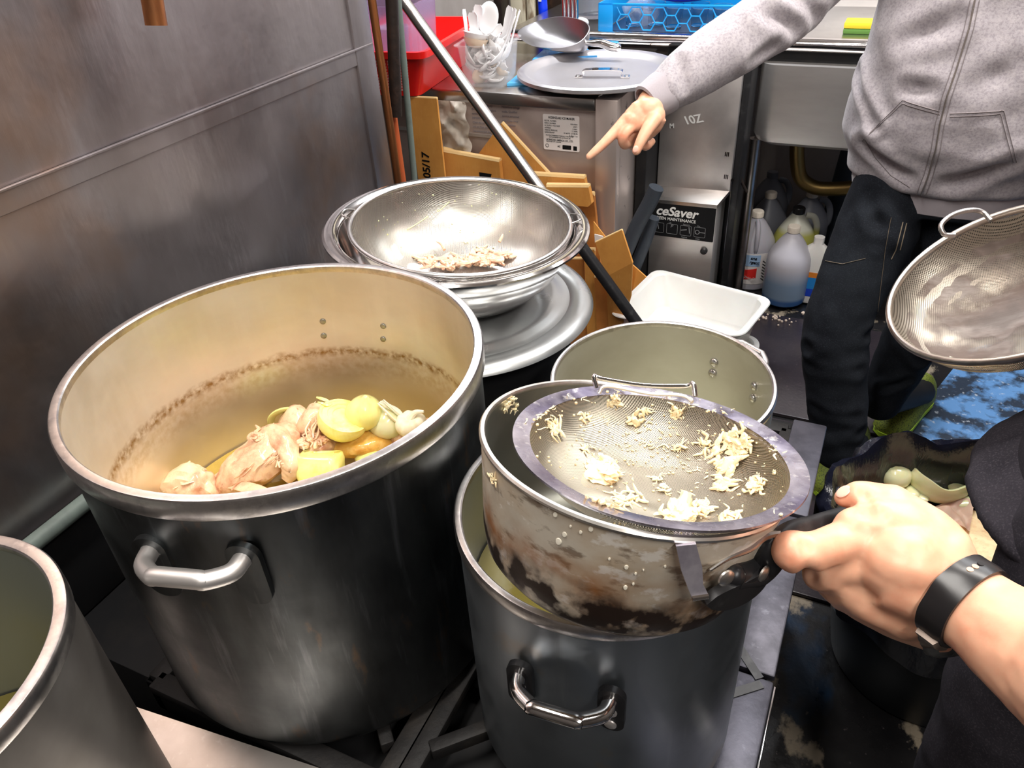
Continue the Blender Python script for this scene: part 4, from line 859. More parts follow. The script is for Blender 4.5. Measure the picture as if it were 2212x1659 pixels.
# dark plastic hoses in the gap right of the ice machine
b = new(); box(b, (-.70, 2.35, 0), (-.665, 2.64, .84), .004); struct('trim_5', b, M['dark'])
for i, (pts, r_) in enumerate((([(1418, 405), (1402, 440), (1375, 490), (1345, 560)], .024), ([(1412, 470), (1395, 520), (1375, 570), (1350, 640)], .020), ([(1398, 520), (1370, 590), (1352, 650)], .016))):
    b = new(); tube(b, [aty(x, y, 2.24+.05*i) for x, y in pts], r_, 14); single('rubber_hose', b, [M['bluegrey'], M['bluegrey'], M['dark']][i], ['thick dark blue-grey hose slanting in the gap, topmost', 'second, duller grey hose below the topmost one in the gap', 'thin black hose lowest in the gap by the opened carton'][i], 'hose')

# stainless wash unit
t = thing('wash_unit', 'slim stainless glass washer front with a black and white instruction panel', 'glass washer', (-.55, 2.5, 0))
b = new(); box(b, (-.662, 2.48, .468), (-.418, 2.56, .86), .002); obj('upper_panel', b, mat('washer_steel', (.66, .62, .6), .45, .8, layers=[((.42, .38, .38), 5, .4, .7, .7), ((.75, .72, .7), (50, 50, 50), .64, .74, .5)], rvar=(7, .3, .5), bump=((4, 200, 200), .04, .001)), t)
b = new(); P = [V((x, y, z)) for x, y, z in ((-.662, 2.482, .47), (-.418, 2.482, .478), (-.442, 2.418, .450), (-.662, 2.418, .446))]; rings(b, [P, [p-V((0, 0, .012)) for p in P]]); obj('ledge', b, M['steel_x'], t)
b = new(); box(b, (-.662, 2.42, .03), (-.442, 2.56, .448), .002); obj('lower_panel', b, M['steel'], t)
b = new(); box(b, (-.662, 2.56, .03), (-.44, 2.63, .85), .004); obj('body', b, M['dark'], t)
LT = planeT(V((-.656, 2.4195, .318)), (1, 0, 0), (0, 0, 1)); lw, lh = .212, .124
b = new(); prism(b, [(x+lw/2, y+lh/2) for x, y in rrect(lw, lh, .004)], .0006, LT); lab = obj('instruction_panel', b, M['ink'], t)
f_ = Matrix.Translation
text('lettering', 'ceSaver', .044, M['ink_w'], LT @ f_((.012, .077, .0008)), lab, shear=.25, bold=.0011, sx=1.02)
text('lettering', 'SCREEN MAINTENANCE', .0148, M['ink_w'], LT @ f_((.0, .060, .0008)), lab, bold=.0002, sx=.93)
b = new()
for i in range(4):
    cx = .012+i*.047; fr_ = LT @ f_((cx+.012, .030, .0008))
    o_ = rrect(.038, .036, .004); i_ = rrect(.036, .034, .003)
    rings(b, [[fr_ @ V((x, y, 0)) for x, y in o_], [fr_ @ V((x, y, .0003)) for x, y in o_], [fr_ @ V((x, y, .0003)) for x, y in i_], [fr_ @ V((x, y, 0)) for x, y in i_]], cap0=False, cap1=False)
    if i == 3: lathe(b, [(.006, 0), (.008, .0004), (.006, .0004)], 16, fr_ @ f_((-.008, 0, 0))); box(b, (.0, -.001, 0), (.018, .001, .0004), T=fr_)
    if i == 2: box(b, (-.016, .002, 0), (.004, .0045, .0004), T=fr_ @ Matrix.Rotation(.2, 4, 'Z')); box(b, (.011, -.010, 0), (.0135, .012, .0004), T=fr_ @ Matrix.Rotation(.15, 4, 'Z'))
    if i == 0: box(b, (-.001, -.006, 0), (.001, .014, .0004), T=fr_ @ Matrix.Rotation(.2, 4, 'Z'))
for cx, s_ in ((.059, 'Lift'), (.108, 'Remove'), (.156, 'Put')): textbm(b, s_, .0065, LT @ f_((cx, .0495, .0008)))
for cx, s_ in ((.105, 'Replace'), (.153, 'Clean')): textbm(b, s_, .0062, LT @ f_((cx, .004, .0008)))
textbm(b, 'P', .016, LT @ f_((.065, .035, .0009)), shear=.2)
obj('pictograms', b, M['ink_g'], lab)
kp = aty(1521, 541, 2.419); b = new(); lathe(b, [(0, .012), (.008, .012), (.0115, .009), (.012, .001), (.012, 0)], 28, frame((0, -1, 0), loc=kp)); box(b, (-.010, -.002, .010), (.010, .002, .015), .001, frame((0, -1, 0), loc=kp)); obj('knob', b, M['blackp'], t)
GT = planeT(aty(1467, 268, 2.4785), (.97, 0, .10), (-.1, 0, .97))
b = new(); textbm(b, '10Z', .036, GT @ f_((.02, -.002, 0)) @ Matrix.Rotation(.12, 4, 'Z'), bold=.0008, shear=-.3); textbm(b, 'M', .02, GT @ f_((-.032, -.012, 0)), bold=.0006); obj('scratched_marks', b, M['ink_w'], t)
for px, py in ((1573, 333), (1571, 382)):
    p = aty(px, py, 2.479); b = new()
    for k in range(3): box(b, (p.x-.010+.005*k, p.y-.002, p.z-.007), (p.x-.007+.005*k, p.y, p.z+.007))
    obj('hinge_slots', b, M['chrome'], t)
b = new(); box(b, (-.417, 2.50, .03), (-.395, 2.62, .86), .003); single('black_post', b, M['blackm'], 'black upright post between the washer front and the sink', 'post')
b = new(); tube(b, [aty(1594, 300, 2.55), aty(1597, 350, 2.55), aty(1600, 385, 2.55), aty(1613, 415, 2.56)], .005, 10); single('cable', b, M['blackpipe'], 'dark cable bending down right of the washer front', 'cable')
p = aty(1584, 386, 2.49); b = new(); cyl(b, p, p-V((0, .014, 0)), .006, seg=6); single('bolt', b, M['chrome'], 'shiny bolt head at the right edge of the washer front', 'bolt')

# sink bench
t = thing('sink_bench', 'stainless sink bench along the back with a rolled front rim', 'sink', (0, 2.9, 0)); ZR = .893
b = new(); tube(b, [(-1.30, 2.662, ZR), (1.6, 2.662, ZR)], .021, 24, sm=False); obj('rolled_rim', b, M['chrome'], t)
b = new(); box(b, (-1.3, 2.664, ZR-.004), (1.6, 3.27, ZR+.006)); obj('top', b, M['steel_x'], t)
b = new(); box(b, (-1.3, 3.27, ZR), (1.6, 3.29, ZR+.12), .004); obj('back_splash', b, M['steel'], t)
b = new(); box(b, (-.70, 2.67, ZR-.075), (1.6, 2.70, ZR-.015)); obj('apron', b, M['dark'], t)
b = new(); r1 = [(x*1.0, y) for x, y in rrect(1.30, .56, .06, 8)]
cx0 = -.395+.65
lev = [(.84, 1.0, 1.0), (.62, 1.0, 1.0), (.60, .985, .985), (.588, .95, .93)]
rings(b, [[V((cx0+x*a_, 2.62+.28+y*c_, z)) for x, y in r1] for z, a_, c_ in lev]); obj('bowl', b, M['steel'], t)
for lx in (-.382, 1.2):
    b = new(); cyl(b, (lx, 2.655, .0), (lx, 2.655, .60), .0205); obj('leg', b, mat('leg_steel%d' % (lx > 0), (.42, .38, .36), .28, 1, layers=[((.25, .2, .16), 16, .45, .7, .7)]), t)
for y in (3.2,):
    b = new(); cyl(b, (.9, y, .0), (.9, y, .60), .0205); obj('leg', b, M['steel'], t)
# below the sink
b = new(); tube(b, [aty(1722, 300, 2.95), aty(1722, 345, 2.95), aty(1730, 385, 2.95), aty(1760, 405, 2.95), aty(1800, 408, 2.95), aty(1850, 405, 2.95)], .026, 18); single('drain_pipe', b, M['brass'], 'old brass drain pipe curving under the sink', 'pipe')
b = new(); lathe(b, [(0, 0), (.075, 0), (.07, .1), (.05, .36), (.035, .55), (0, .55)], 32, Matrix.Translation(V((-.09, 3.18, 0)))); single('drain_cover', b, M['bluegrey'], 'grey cloth-covered cone in the dark under the sink', 'cover')
def jug(name, label, x, y, m, cap, rot=0, handle=True, h=.20, group=None, z=0):
    t = thing(name, label, 'bottle', mat_=Matrix.Translation((x, y, z)) @ Matrix.Rotation(rot, 4, 'Z'))
    b = new(); pr = [(0, .004), (.05, .003), (.068, 0), (.0745, .006), (.0765, .02), (.0765, h-.045), (.0745, h-.02), (.066, h), (.050, h+.028), (.034, h+.052), (.021, h+.066), (.0185, h+.075), (.0185, h+.082), (0, h+.082)]
    lathe(b, pr, 48); obj('body', b, m, t, world=False)
    if handle: b = new(); tube(b, [(.028, 0, h+.062), (.056, 0, h+.056), (.073, 0, h+.022), (.0735, 0, h-.02), (.066, 0, h-.04)], .0085, 12, flat=1.4); obj('handle', b, m, t, world=False)
    b = new(); lathe(b, [(.0195, h+.070), (.0215, h+.072), (.0215, h+.091), (.0195, h+.094), (0, h+.094)], 32)
    for k in range(28): a = 2*PI*k/28; box(b, (.0213, -.0008, h+.073), (.0221, .0008, h+.091), T=Matrix.Rotation(a, 4, 'Z'))
    obj('cap', b, cap, t, world=False); return t
fb_ = atz(1690, 668, 0.012)
jug('gallon_bottle', 'milky plastic bottle of blue fluid with cream cap, frontmost under the sink', fb_.x-.012, fb_.y+.08, M['hdpe_blue'], M['cap_w'], 0, False, .195, z=.012)
t = jug('gallon_bottle', 'milky bottle with light blue and red label behind the sink leg', -.36, 2.79, M['hdpe'], M['cap_w'], -1.3, True, .20)
lx0 = t.matrix_world.translation
def arc_label(t, z0, z1, a0, a1, r, m, name='label', sl=0):
    b = new(); n = 16; c = V((lx0.x, lx0.y, 0)); R = [[], [], [], []]
    for k in range(n+1):
        a = a0+(a1-a0)*k/n; dz = sl*(k/n)
        for q_, (rr_, z) in zip(R, ((r, z0+dz), (r+.0006, z0+dz), (r+.0006, z1+dz), (r, z1+dz))): q_.append(c+V((rr_*math.cos(a), rr_*math.sin(a), z)))
    rings(b, [list(x) for x in zip(*R)]); return obj(name, b, m, t)
af = math.atan2(-lx0.y, -lx0.x)
arc_label(t, .03, .155, af-.55, af+1.0, .0770, M['paper']); arc_label(t, .105, .15, af-.5, af+.42, .0780, M['lab_blue'], 'label_print'); arc_label(t, .045, .085, af-.5, af+.30, .0780, M['lab_red'], 'label_print', .012)
def on_cyl(z, a): p = V((lx0.x, lx0.y, z))+V((math.cos(a), math.sin(a), 0))*.0792; return planeT(p, (-math.sin(a), math.cos(a), 0), (0, 0, 1))
for s_, z, a, sz in (('ane', .134, af-.05, .016), ('rgent', .118, af-.08, .016)):
    text('label_text', s_, sz, M['ink'], on_cyl(z, a), t, shear=.3, bold=.0003)
text('label_text', 'Chlor-Ox', .012, M['ink_w'], on_cyl(.055, af-.28), t, shear=.3)
b = new()
for k in range(7): box(b, (-.008, -.0012, 0), (.008, .0012, .0006), T=on_cyl(.05+.012*k, af+.62) @ Matrix.Rotation(-.7, 4, 'Z'))
obj('label_text', b, M['ink'], t)
jug('gallon_bottle', 'pale bottle at the far left under the sink, beside the black post', -.50, 2.93, M['hdpe'], M['cap_w'], .4, True, .20)
jug('gallon_bottle', 'bottle of yellow fluid with a black cap, behind the blue one', -.225, 2.865, M['hdpe_yel'], M['blackp'], .3, True, .20)
jug('gallon_bottle', 'dim grey bottle with white cap behind the black-capped one', -.20, 3.04, M['hdpe_dk'], M['cap_w'], .1, True, .20)
jug('gallon_bottle', 'dark grey bottle farthest back under the sink, left of the dim one', -.37, 3.15, M['hdpe_dk'], M['hdpe_dk'], .1, True, .22)
jug('gallon_bottle', 'grey bottle between the labelled bottle and the darkest bottle', -.345, 2.985, M['hdpe_dk'], M['cap_w'], 1.9, True, .20)
wp = atz(1745, 662, 0.0); t = thing('detergent_bottle', 'flat white detergent bottle with orange and blue label behind the jeans', 'bottle', (wp.x-.005, wp.y+.03, .012))
b = new(); rings(b, [rq(.12, .055, .02, 0), rq(.13, .06, .022, .01), rq(.13, .06, .022, .17), rq(.08, .05, .02, .205), rq(.035, .035, .016, .225), rq(.035, .035, .016, .25)]); obj('body', b, M['whitep'], t, world=False)
for z0, z1, m in ((.105, .125, 'lab_or'), (.06, .105, 'lab_b2'), (.03, .06, 'lab_b3')):
    b = new(); box(b, (-.058, -.0312, z0), (.055, -.0298, z1)); obj('label', b, M[m], t, world=False)
b = new(); lathe(b, [(.012, 0), (.014, .0006), (0, .0008)], 24, frame((0, -1, 0), up=(0, 0, 1), loc=(-.045, -.0312, .073))); obj('label_badge', b, M['ink_w'], t, world=False)
# things on the sink bench
def hexrack():
    p0 = V((-.955, 2.70, ZR+.008)); t = thing('dish_rack', 'bright blue dish rack with hexagonal openings, on the sink bench', 'dish rack', p0)
    L, H_, D_ = .50, .092, .45
    b = new(); box(b, (p0.x, p0.y, p0.z), (p0.x+.052, p0.y+.004, p0.z+H_), .002); box(b, (p0.x, p0.y, p0.z), (p0.x+.004, p0.y+D_, p0.z+H_), .002)
    box(b, (p0.x, p0.y, p0.z+H_-.008), (p0.x+L, p0.y+.006, p0.z+H_), .002); box(b, (p0.x, p0.y, p0.z), (p0.x+L, p0.y+.006, p0.z+.004), .001)
    box(b, (p0.x+L-.03, p0.y, p0.z), (p0.x+L, p0.y+.004, p0.z+H_), .002); box(b, (p0.x+L-.004, p0.y, p0.z), (p0.x+L, p0.y+D_, p0.z+H_), .002); box(b, (p0.x, p0.y+D_-.004, p0.z), (p0.x+L, p0.y+D_, p0.z+H_), .002)
    obj('frame', b, M['bluep'], t)
    b = new(); s_ = .0265; ww_ = s_*1.5; hh = s_*math.sqrt(3); segs = set()
    for i in range(-1, 13):
        for j in range(-1, 4):
            cx = p0.x+.052+i*ww_; cz = p0.z+.012+j*hh+(hh/2 if i % 2 else 0); vs = [(round(cx+s_*math.cos(PI/3*k), 4), round(cz+s_*math.sin(PI/3*k), 4)) for k in range(6)]
            for k in range(6): a, c = vs[k], vs[(k+1) % 6]; segs.add((min(a, c), max(a, c)))
    for a, c in segs:
        if min(a[0], c[0]) < p0.x+.045 or max(a[0], c[0]) > p0.x+L-.02: continue
        za, zc = a[1], c[1]
        if max(za, zc) > p0.z+H_ or min(za, zc) < p0.z: continue
        tube(b, [V((a[0], p0.y+.002, za)), V((c[0], p0.y+.002, zc))], .0022, 6, sm=False)
    obj('lattice', b, M['bluep'], t)
hexrack()
b = new(); box(b, (-.94, 2.72, ZR+.008), (-.46, 3.12, ZR+.012)); single('rack_tray', b, mat('dark_tray', s2l(30, 44, 70), .3), 'dark tray under the contents of the blue dish rack', 'tray')
for i, x in enumerate((-.86, -.79, -.72, -.64, -.56)):
    b = new(); lathe(b, [(0, .002), (.026, 0), (.031, .07), (.029, .07), (.024, .004), (0, .004)], 28, Matrix.Translation((x, 2.80+.03*(i % 2), ZR+.014))); single('drinking_glass', b, M['glass'], 'clear glass standing in the blue dish rack', 'glass', group='glasses in the dish rack')
c = aty(1510, -35, 2.86); b = new(); lathe(b, [(0, 0), (.07, 0), (.11, .012), (.14, .035), (.155, .075), (.16, .08), (.15, .078), (.135, .04), (.1, .016), (0, .006)], 64, Matrix.Translation((c.x-.02, 2.86, ZR+.092)) @ Matrix.Rotation(-.08, 4, 'Y') @ Matrix.Scale(1.0, 4)); single('colander', b, M['royal'], 'royal blue plastic bowl sitting on the dish rack', 'bowl')
b = new(); c = V((-.975, 3.02, ZR+.006)); lathe(b, [(0, .004), (.075, .0), (.082, .01), (.082, .10), (.075, .115), (.078, .12), (.082, .13), (.080, .13), (.074, .121), (.079, .10), (.078, .012), (0, .008)], 48, Matrix.Translation(V((aty(1285, 28, 3.0).x, 3.0, ZR+.006)))); single('glass_jar', b, M['glass'], 'large glass jar behind the left end of the dish rack', 'jar')
c = aty(1250, 52, 2.76); b = new(); ball(b, (c.x, 2.78, ZR+.022), (.03, .02, .018), 20); single('cloth', b, M['whitep'], 'small white crumpled cloth left of the dish rack', 'cloth')
b = new(); c = aty(1385, 22, 2.80); vs = ball(b, (c.x, 2.80, c.z), (.06, .05, .035), sub=4); noisy(b, vs, .02, 22, 3); single('plastic_bag', b, M['clear'], 'crumpled clear plastic bag between jar and blue bowl in the rack', 'bag')
c = aty(1857, 42, 2.85); b = new(); box(b, (c.x-.04, 2.80, ZR+.006), (c.x+.05, 2.88, ZR+.022), .004); single('sponge', b, M['foam'], 'green and yellow sponge lying on the sink bench behind the hoodie sleeve', 'sponge')
b = new(); box(b, (c.x-.04, 2.80, ZR+.022), (c.x+.05, 2.88, ZR+.040), .004); o = obj('foam_side', b, M['yellow'], bpy.data.objects['sponge'])
# uprights and clutter in the back corner
p = aty(1232, 30, 2.75)
t = thing('steel_upright', 'fluted steel upright left of the glass jar', 'upright', (p.x, 2.75, 0))
b = new()
for k in range(4): cyl(b, (p.x-.024+.015*k, 2.752, ZR-.6), (p.x-.024+.015*k, 2.752, 1.6), .0085, seg=16)
obj('post', b, M['chrome'], t)
p = aty(1110, 60, 3.2); b = new(); box(b, (p.x-.06, 3.3, 0), (p.x+.01, 3.345, 2.6), .006); cyl(b, (p.x+.035, 3.32, 0), (p.x+.035, 3.32, 2.6), .024); struct('trim_8', b, M['pillar'])
b = new(); box(b, (p.x-.10, 3.22, 0), (p.x-.063, 3.3, 2.6), .004); struct('trim_6', b, M['blackpipe'])
b = new(); box(b, (p.x+.06, 3.30, 0), (p.x+.42, 3.345, 2.6), .004); struct('trim_7', b, mat('dark_brown_panel', (.03, .018, .012), .5, layers=[((.16, .07, .03), 9, .55, .75, .6)]))
p = aty(1165, 15, 3.1); t = thing('blue_bottle', 'slim blue bottle standing behind the metal scoop', 'bottle', (p.x, 3.1, .84))
b = new(); tube(b, [(p.x+.02, 3.1, .80), (p.x, 3.1, 1.25)], .019, 20, sm=False); obj('body', b, M['royal'], t)
b = new(); box(b, (p.x-.002+.008, 3.079, .93), (p.x+.018, 3.0815, .99)); obj('label', b, M['paper'], t)

# white bus tubs
def bus(name, label, quad, z1, h_, lipd=.018):
    """quad: four rim corners in room coordinates"""
    c = sum(quad, V())/4; t = thing(name, label, 'tub', (c.x, c.y, z1-h_))
    def ringq(s_, z, r): return [V((c.x+(p.x-c.x)*s_, c.y+(p.y-c.y)*s_, z)) for p in rr5(quad, r)]
    def rr5(Q, r):
        out = []
        for i in range(4):
            p = Q[i]; a = (Q[i-1]-p).normalized()*r; d_ = (Q[(i+1) % 4]-p).normalized()*r
            for k in range(9): s2 = k/8; out.append(p+a*(1-s2)**2+d_*s2**2)
        return out
    b = new(); rings(b, [ringq(.74, z1-h_, .05), ringq(.80, z1-h_+.012, .06), ringq(.90, z1-.012, .06), ringq(.905, z1-.006, .06), ringq(.99, z1-.006, .05), ringq(1.0, z1-.003, .05), ringq(.99, z1, .05), ringq(.92, z1, .055), ringq(.885, z1-.006, .055), ringq(.78, z1-h_+.018, .06), ringq(.70, z1-h_+.006, .05)])
    obj('tub', b, M['whitep'], t); return t
quad = [V((-.665, 1.985, .22)), V((-.615, 2.34, .22)), V((-.205, 2.252, .22)), V((-.253, 1.99, .22))]
bus('bus_tub', 'white plastic tub behind the silver pot, upper of the two', [V((p.x, p.y, .235)) for p in quad], .235, .13)
q2 = [V((-.62, 2.0, .1)), V((-.6, 2.27, .1)), V((-.225, 2.225, .1)), V((-.205, 1.985, .1))]
bus('bus_tub', 'white plastic tub underneath the other white tub', q2, .104, .09)
# floor crumbs by the bottles and a loop of torn plastic
b = new(); random.seed(5)
for k in range(40):
    px, py = random.choice([(1672, 685), (1690, 690), (1760, 690), (1740, 672), (1655, 684)]); p = atz(px+random.gauss(0, 14), py+random.gauss(0, 5), .0145); ball(b, p, random.uniform(.002, .006), sub=1)
single('food_crumbs', b, M['debris'], 'scattered pale crumbs on the floor in front of the bottles', 'crumbs', kind='stuff', base=(0, 0, 0))
# ============================================================ FOOD
# broth surface of the largest pot
ZB = .702
b = new(); lathe(b, [(0, .0), (.232, .0), (.232, .012), (.18, .0122), (.12, .0118), (.06, .0122), (0, .012)], 96); o = single('broth', b, M['broth'], 'oily yellow broth around the chicken in the largest pot', 'broth', base=(0, 0, 0)); o.location = (BC[0], BC[1], ZB-.012)
def fibre(b, p0, dirv, L, r, bend=.3, seg=6, up=V((0, 0, 1))):
    d = dirv.normalized(); s_ = d.cross(up); s_ = s_.normalized() if s_.length > .01 else V((1, 0, 0)); k = random.uniform(-bend, bend)*L; k2 = random.uniform(-bend*.3, bend*.5)*L*.4
    pts = [p0, p0+d*L*.33+s_*k+up*k2, p0+d*L*.66+s_*k*.6+up*abs(k2)*.6, p0+d*L]
    tube(b, pts, [r*.7, r*1.1, r, r*.5], seg, sub=3, flat=random.uniform(.45, .9))
def chunk(b, c, n, R, num, L, r, blob=.5, flatn=.5, dirs=None):
    """a torn clump of cooked meat: crumbly noisy lumps with short fibres lying over them"""
    n = n.normalized(); T = frame(n, loc=c); nb_ = max(3, int(num*.45))
    for q in range(nb_):
        a2 = random.uniform(0, 2*PI); rad = R*math.sqrt(random.random())*.8; rb = R*(.18+.30*random.random())*(.6+blob*.6)
        if q == 0: rad = 0; rb = R*blob*.8
        if rb < .0004: continue
        vs = ball(b, (0, 0, 0), (1, 1, 1), sub=2 if rb < .006 else 3)
        Tq = T @ Matrix.Translation((rad*math.cos(a2), rad*math.sin(a2)*.85, rb*.25)) @ Euler((random.uniform(-.6, .6), random.uniform(-.6, .6), random.uniform(0, 6))).to_matrix().to_4x4() @ Matrix.Diagonal((rb*random.uniform(.8, 1.5), rb*random.uniform(.5, .9), rb*flatn*1.1, 1))
        sd = random.random()*9
        for v in vs: v.co *= 1+.45*noise.fractal(v.co*1.7+V((sd, sd, 0)), 1, 2, 3)
        bmesh.ops.transform(b, matrix=Tq, verts=vs)
    for _ in range(num):
        a = random.uniform(0, 2*PI) if dirs is None else dirs+random.gauss(0, .4)+random.choice((0, PI)); rad = R*math.sqrt(random.random())*.8; a2 = random.uniform(0, 2*PI)
        p = T @ V((rad*math.cos(a2), rad*math.sin(a2)*.8, random.uniform(0, R*flatn*.5))); d = (T.to_3x3() @ V((math.cos(a), math.sin(a), random.uniform(-.15, .18))))
        fibre(b, p, d, L*random.uniform(.35, .95), r*random.uniform(.5, 1.2), bend=.45, up=n)
def lump(b, rings_, seed, amp, sc, seg=28, fib=0):
    """a solid piece lofted through (centre, radius a, radius b) and roughened with muscle grain"""
    n0 = len(b.verts); pts = [V(r[0]) for r in rings_]
    tube(b, pts, [r[1] for r in rings_], seg, sub=9, flat=rings_[0][2]); b.verts.ensure_lookup_table(); vs = b.verts[n0:]; b.normal_update()
    ax_ = (pts[-1]-pts[0]).normalized()
    for v in vs:
        q = v.co-ax_*(v.co.dot(ax_)*.78); h = noise.noise(q*sc+V((seed, 0, 0)))*.6+noise.noise(q*sc*2.3+V((0, seed, 0)))*.4-abs(noise.noise(v.co*sc*.45+V((seed, seed, 0))))*.9
        v.co += v.normal*h*amp
def A(x, y, z): return atz(x, y, z)
random.seed(3)
# far-left torn piece
b = new(); c = A(400, 1045, .735)
lump(b, [(A(352, 1062, .715), .008, .8), (A(375, 1045, .73), .019, .8), (A(405, 1040, .742), .024, .8), (A(432, 1050, .735), .022, .8), (A(458, 1068, .72), .012, .8)], 3, .010, 55)
chunk(b, A(408, 1030, .748), V((0, 0, 1)), .022, 22, .022, .0022, .5, .7); chunk(b, A(372, 1046, .742), V((-.3, -.3, 1)), .016, 10, .014, .0018, .4, .6)
single('chicken_piece', b, M['meat'], 'torn boiled chicken piece nearest the left rim of the largest pot', 'chicken')
# big breast
b = new()
lump(b, [(A(462, 1052, .715), .010, .72), (A(492, 1040, .725), .026, .72), (A(535, 1010, .742), .036, .72), (A(575, 985, .752), .040, .72), (A(600, 955, .758), .036, .72), (A(612, 935, .755), .022, .72)], 8, .008, 60)
lump(b, [(A(548, 948, .76), .008, .8), (A(572, 938, .776), .013, .8), (A(602, 945, .782), .015, .8), (A(622, 972, .775), .014, .8), (A(628, 1010, .758), .012, .8), (A(618, 1035, .742), .006, .8)], 12, .006, 70)
chunk(b, A(562, 945, .782), V((0, 0, 1)), .018, 18, .02, .0022, .5, .7); chunk(b, A(612, 1000, .765), V((.2, -.3, 1)), .018, 12, .018, .002, .4, .5)
for k in range(16):
    f = k/15; p = A(500+90*f, 1045-60*f+random.gauss(0, 9), .758+.01*f); fibre(b, p, A(540, 990, .76)-A(480, 1040, .73), .022, .0016)
single('chicken_piece', b, M['meat'], 'largest boiled chicken breast with grainy meat, left of the cut onion block', 'chicken')
b = new(); c = A(545, 1058, .735); lump(b, [(A(490, 1050, .735), .004, .5), (A(520, 1052, .742), .009, .5), (A(552, 1060, .742), .010, .5), (A(590, 1068, .735), .005, .5)], 17, .004, 70)
single('chicken_piece', b, M['meat'], 'thin strip of chicken skin lying below the largest breast, above a dark hollow', 'chicken')
# piece behind with bone hollow
b = new()
lump(b, [(A(602, 948, .735), .012, .8), (A(620, 925, .75), .018, .8), (A(640, 905, .762), .021, .8), (A(655, 898, .762), .016, .8)], 21, .008, 60)
lump(b, [(A(668, 960, .735), .012, .8), (A(672, 930, .755), .021, .8), (A(682, 905, .768), .023, .8), (A(690, 893, .768), .016, .8)], 25, .008, 60)
lump(b, [(A(640, 975, .735), .012, .7), (A(662, 968, .745), .018, .7), (A(690, 962, .748), .019, .7), (A(715, 955, .745), .012, .7)], 29, .007, 60)
chunk(b, A(655, 955, .762), V((0, 0, 1)), .02, 16, .022, .002, .4, .6); chunk(b, A(690, 950, .765), V((0, 0, 1)), .024, 18, .024, .002, .4, .5)
for k in range(14): p = A(672+random.gauss(0, 8), 950-4*k+random.gauss(0, 3), .772); fibre(b, p, A(685, 895, .77)-A(672, 950, .75), .025, .0015)
single('chicken_piece', b, M['meat'], 'twisted chicken piece with a dark bone hollow, left of the yellow onions', 'chicken')
# golden piece on the right
b = new()
lump(b, [(A(715, 972, .722), .012, .6), (A(745, 965, .735), .024, .6), (A(785, 958, .742), .029, .6), (A(822, 958, .735), .020, .6), (A(845, 968, .72), .006, .6)], 33, .007, 55)
lump(b, [(A(742, 940, .74), .008, .6), (A(785, 925, .748), .016, .6), (A(830, 930, .742), .017, .6), (A(880, 945, .732), .010, .6)], 37, .006, 55)
single('chicken_piece', b, M['meat_gold'], 'golden chicken leg with glossy skin, between onion block and rim on the right', 'chicken')
b = new(); lump(b, [(A(845, 955, .73), .008, .6), (A(868, 940, .742), .014, .6), (A(900, 935, .742), .016, .6), (A(930, 915, .74), .010, .6)], 41, .007, 55)
single('chicken_piece', b, M['meat'], 'brown chicken scrap beneath the garlic bulb at the right rim', 'chicken')
# onions
def onion_bm(c, r, squash=.8, tilt=(0, 0, 0), layers_=3, cut=True, seed=0):
    b = new(); T = Matrix.Translation(c) @ Euler(tilt).to_matrix().to_4x4() @ Matrix.Diagonal((1, 1, squash, 1)); pr = []
    for k in range(15):
        a = -PI/2+(PI/2+.25)*k/14; pr.append((r*math.cos(a), r*math.sin(a)))
    z = pr[-1][1]; rr_ = pr[-1][0]; pr += [(rr_*.97, z+r*.015), (rr_*.92, z+r*.01)]
    for l in range(layers_): f = .9-.22*l; pr += [(rr_*f, z+r*.02), (rr_*(f-.03), z-r*.03), (rr_*(f-.09), z-r*.02), (rr_*(f-.16), z+r*.015)]
    pr += [(0, z)]
    lathe(b, pr, 40, T)
    for v in b.verts: v.co += (v.co-c)*.05*noise.noise((v.co-c)*(1.4/r)+V((seed, 0, 0)))
    return b
c = A(740, 905, .785); b = onion_bm(c, .037, .8, (-.25, .3, -.3), 3, seed=2)
fibre(b, A(712, 868, .80), A(700, 860, .80)-A(735, 872, .79), .02, .003); fibre(b, A(716, 872, .80), A(700, 872, .80)-A(735, 876, .79), .02, .003)
single('onion_half', b, M['onion'], 'larger yellow boiled onion half, leftmost of the back row in the pot', 'onion')
c = A(783, 890, .785); b = new(); T = Matrix.Translation(c-V((0, 0, .022))) @ Euler((.15, .25, .2)).to_matrix().to_4x4()
lathe(b, [(0, 0), (.012, .002), (.021, .009), (.0265, .02), (.0265, .030), (.022, .040), (.014, .048), (.007, .053), (.0035, .060), (0, .062)], 36, T)
for v in b.verts: v.co += (v.co-c)*.10*noise.noise(v.co*30)
single('onion_half', b, mat('lemon_onion', s2l(246, 240, 160), .28, sss=.3, coat=.5, layers=[(s2l(232, 220, 100), (30, 30, 9), .5, .7, .6)]), 'pale lemon onion piece with a pointed top, touching the larger yellow half', 'onion')
c = A(836, 912, .765); b = new(); ball(b, (0, 0, 0), (.027, .025, .025), 30); b.transform(Matrix.Translation(c)); b.normal_update()
for v in b.verts: v.co += v.normal*.003*noise.noise(v.co*28)
single('onion_half', b, M['onion_w'], 'whitish translucent onion between the lemon piece and the garlic', 'onion')
c = A(690, 1005, .748); b = new(); T = Matrix.Translation(c) @ Euler((-.45, .1, .45)).to_matrix().to_4x4()
rings(b, [[T @ V((x*s_, y*s_, z)) for x, y in rrect(.062, .048, .012, 5)] for z, s_ in ((-.03, .62), (-.02, .88), (-.006, 1.0), (.008, .98), (.015, .9), (.0165, .84), (.0150, .80), (.0150, .62), (.0165, .60), (.0150, .56), (.0152, .3))])
bmesh.ops.subdivide_edges(b, edges=b.edges[:], cuts=1, use_grid_fill=False)
for v in b.verts: v.co += (v.co-c)*.22*noise.noise((v.co-c)*30)
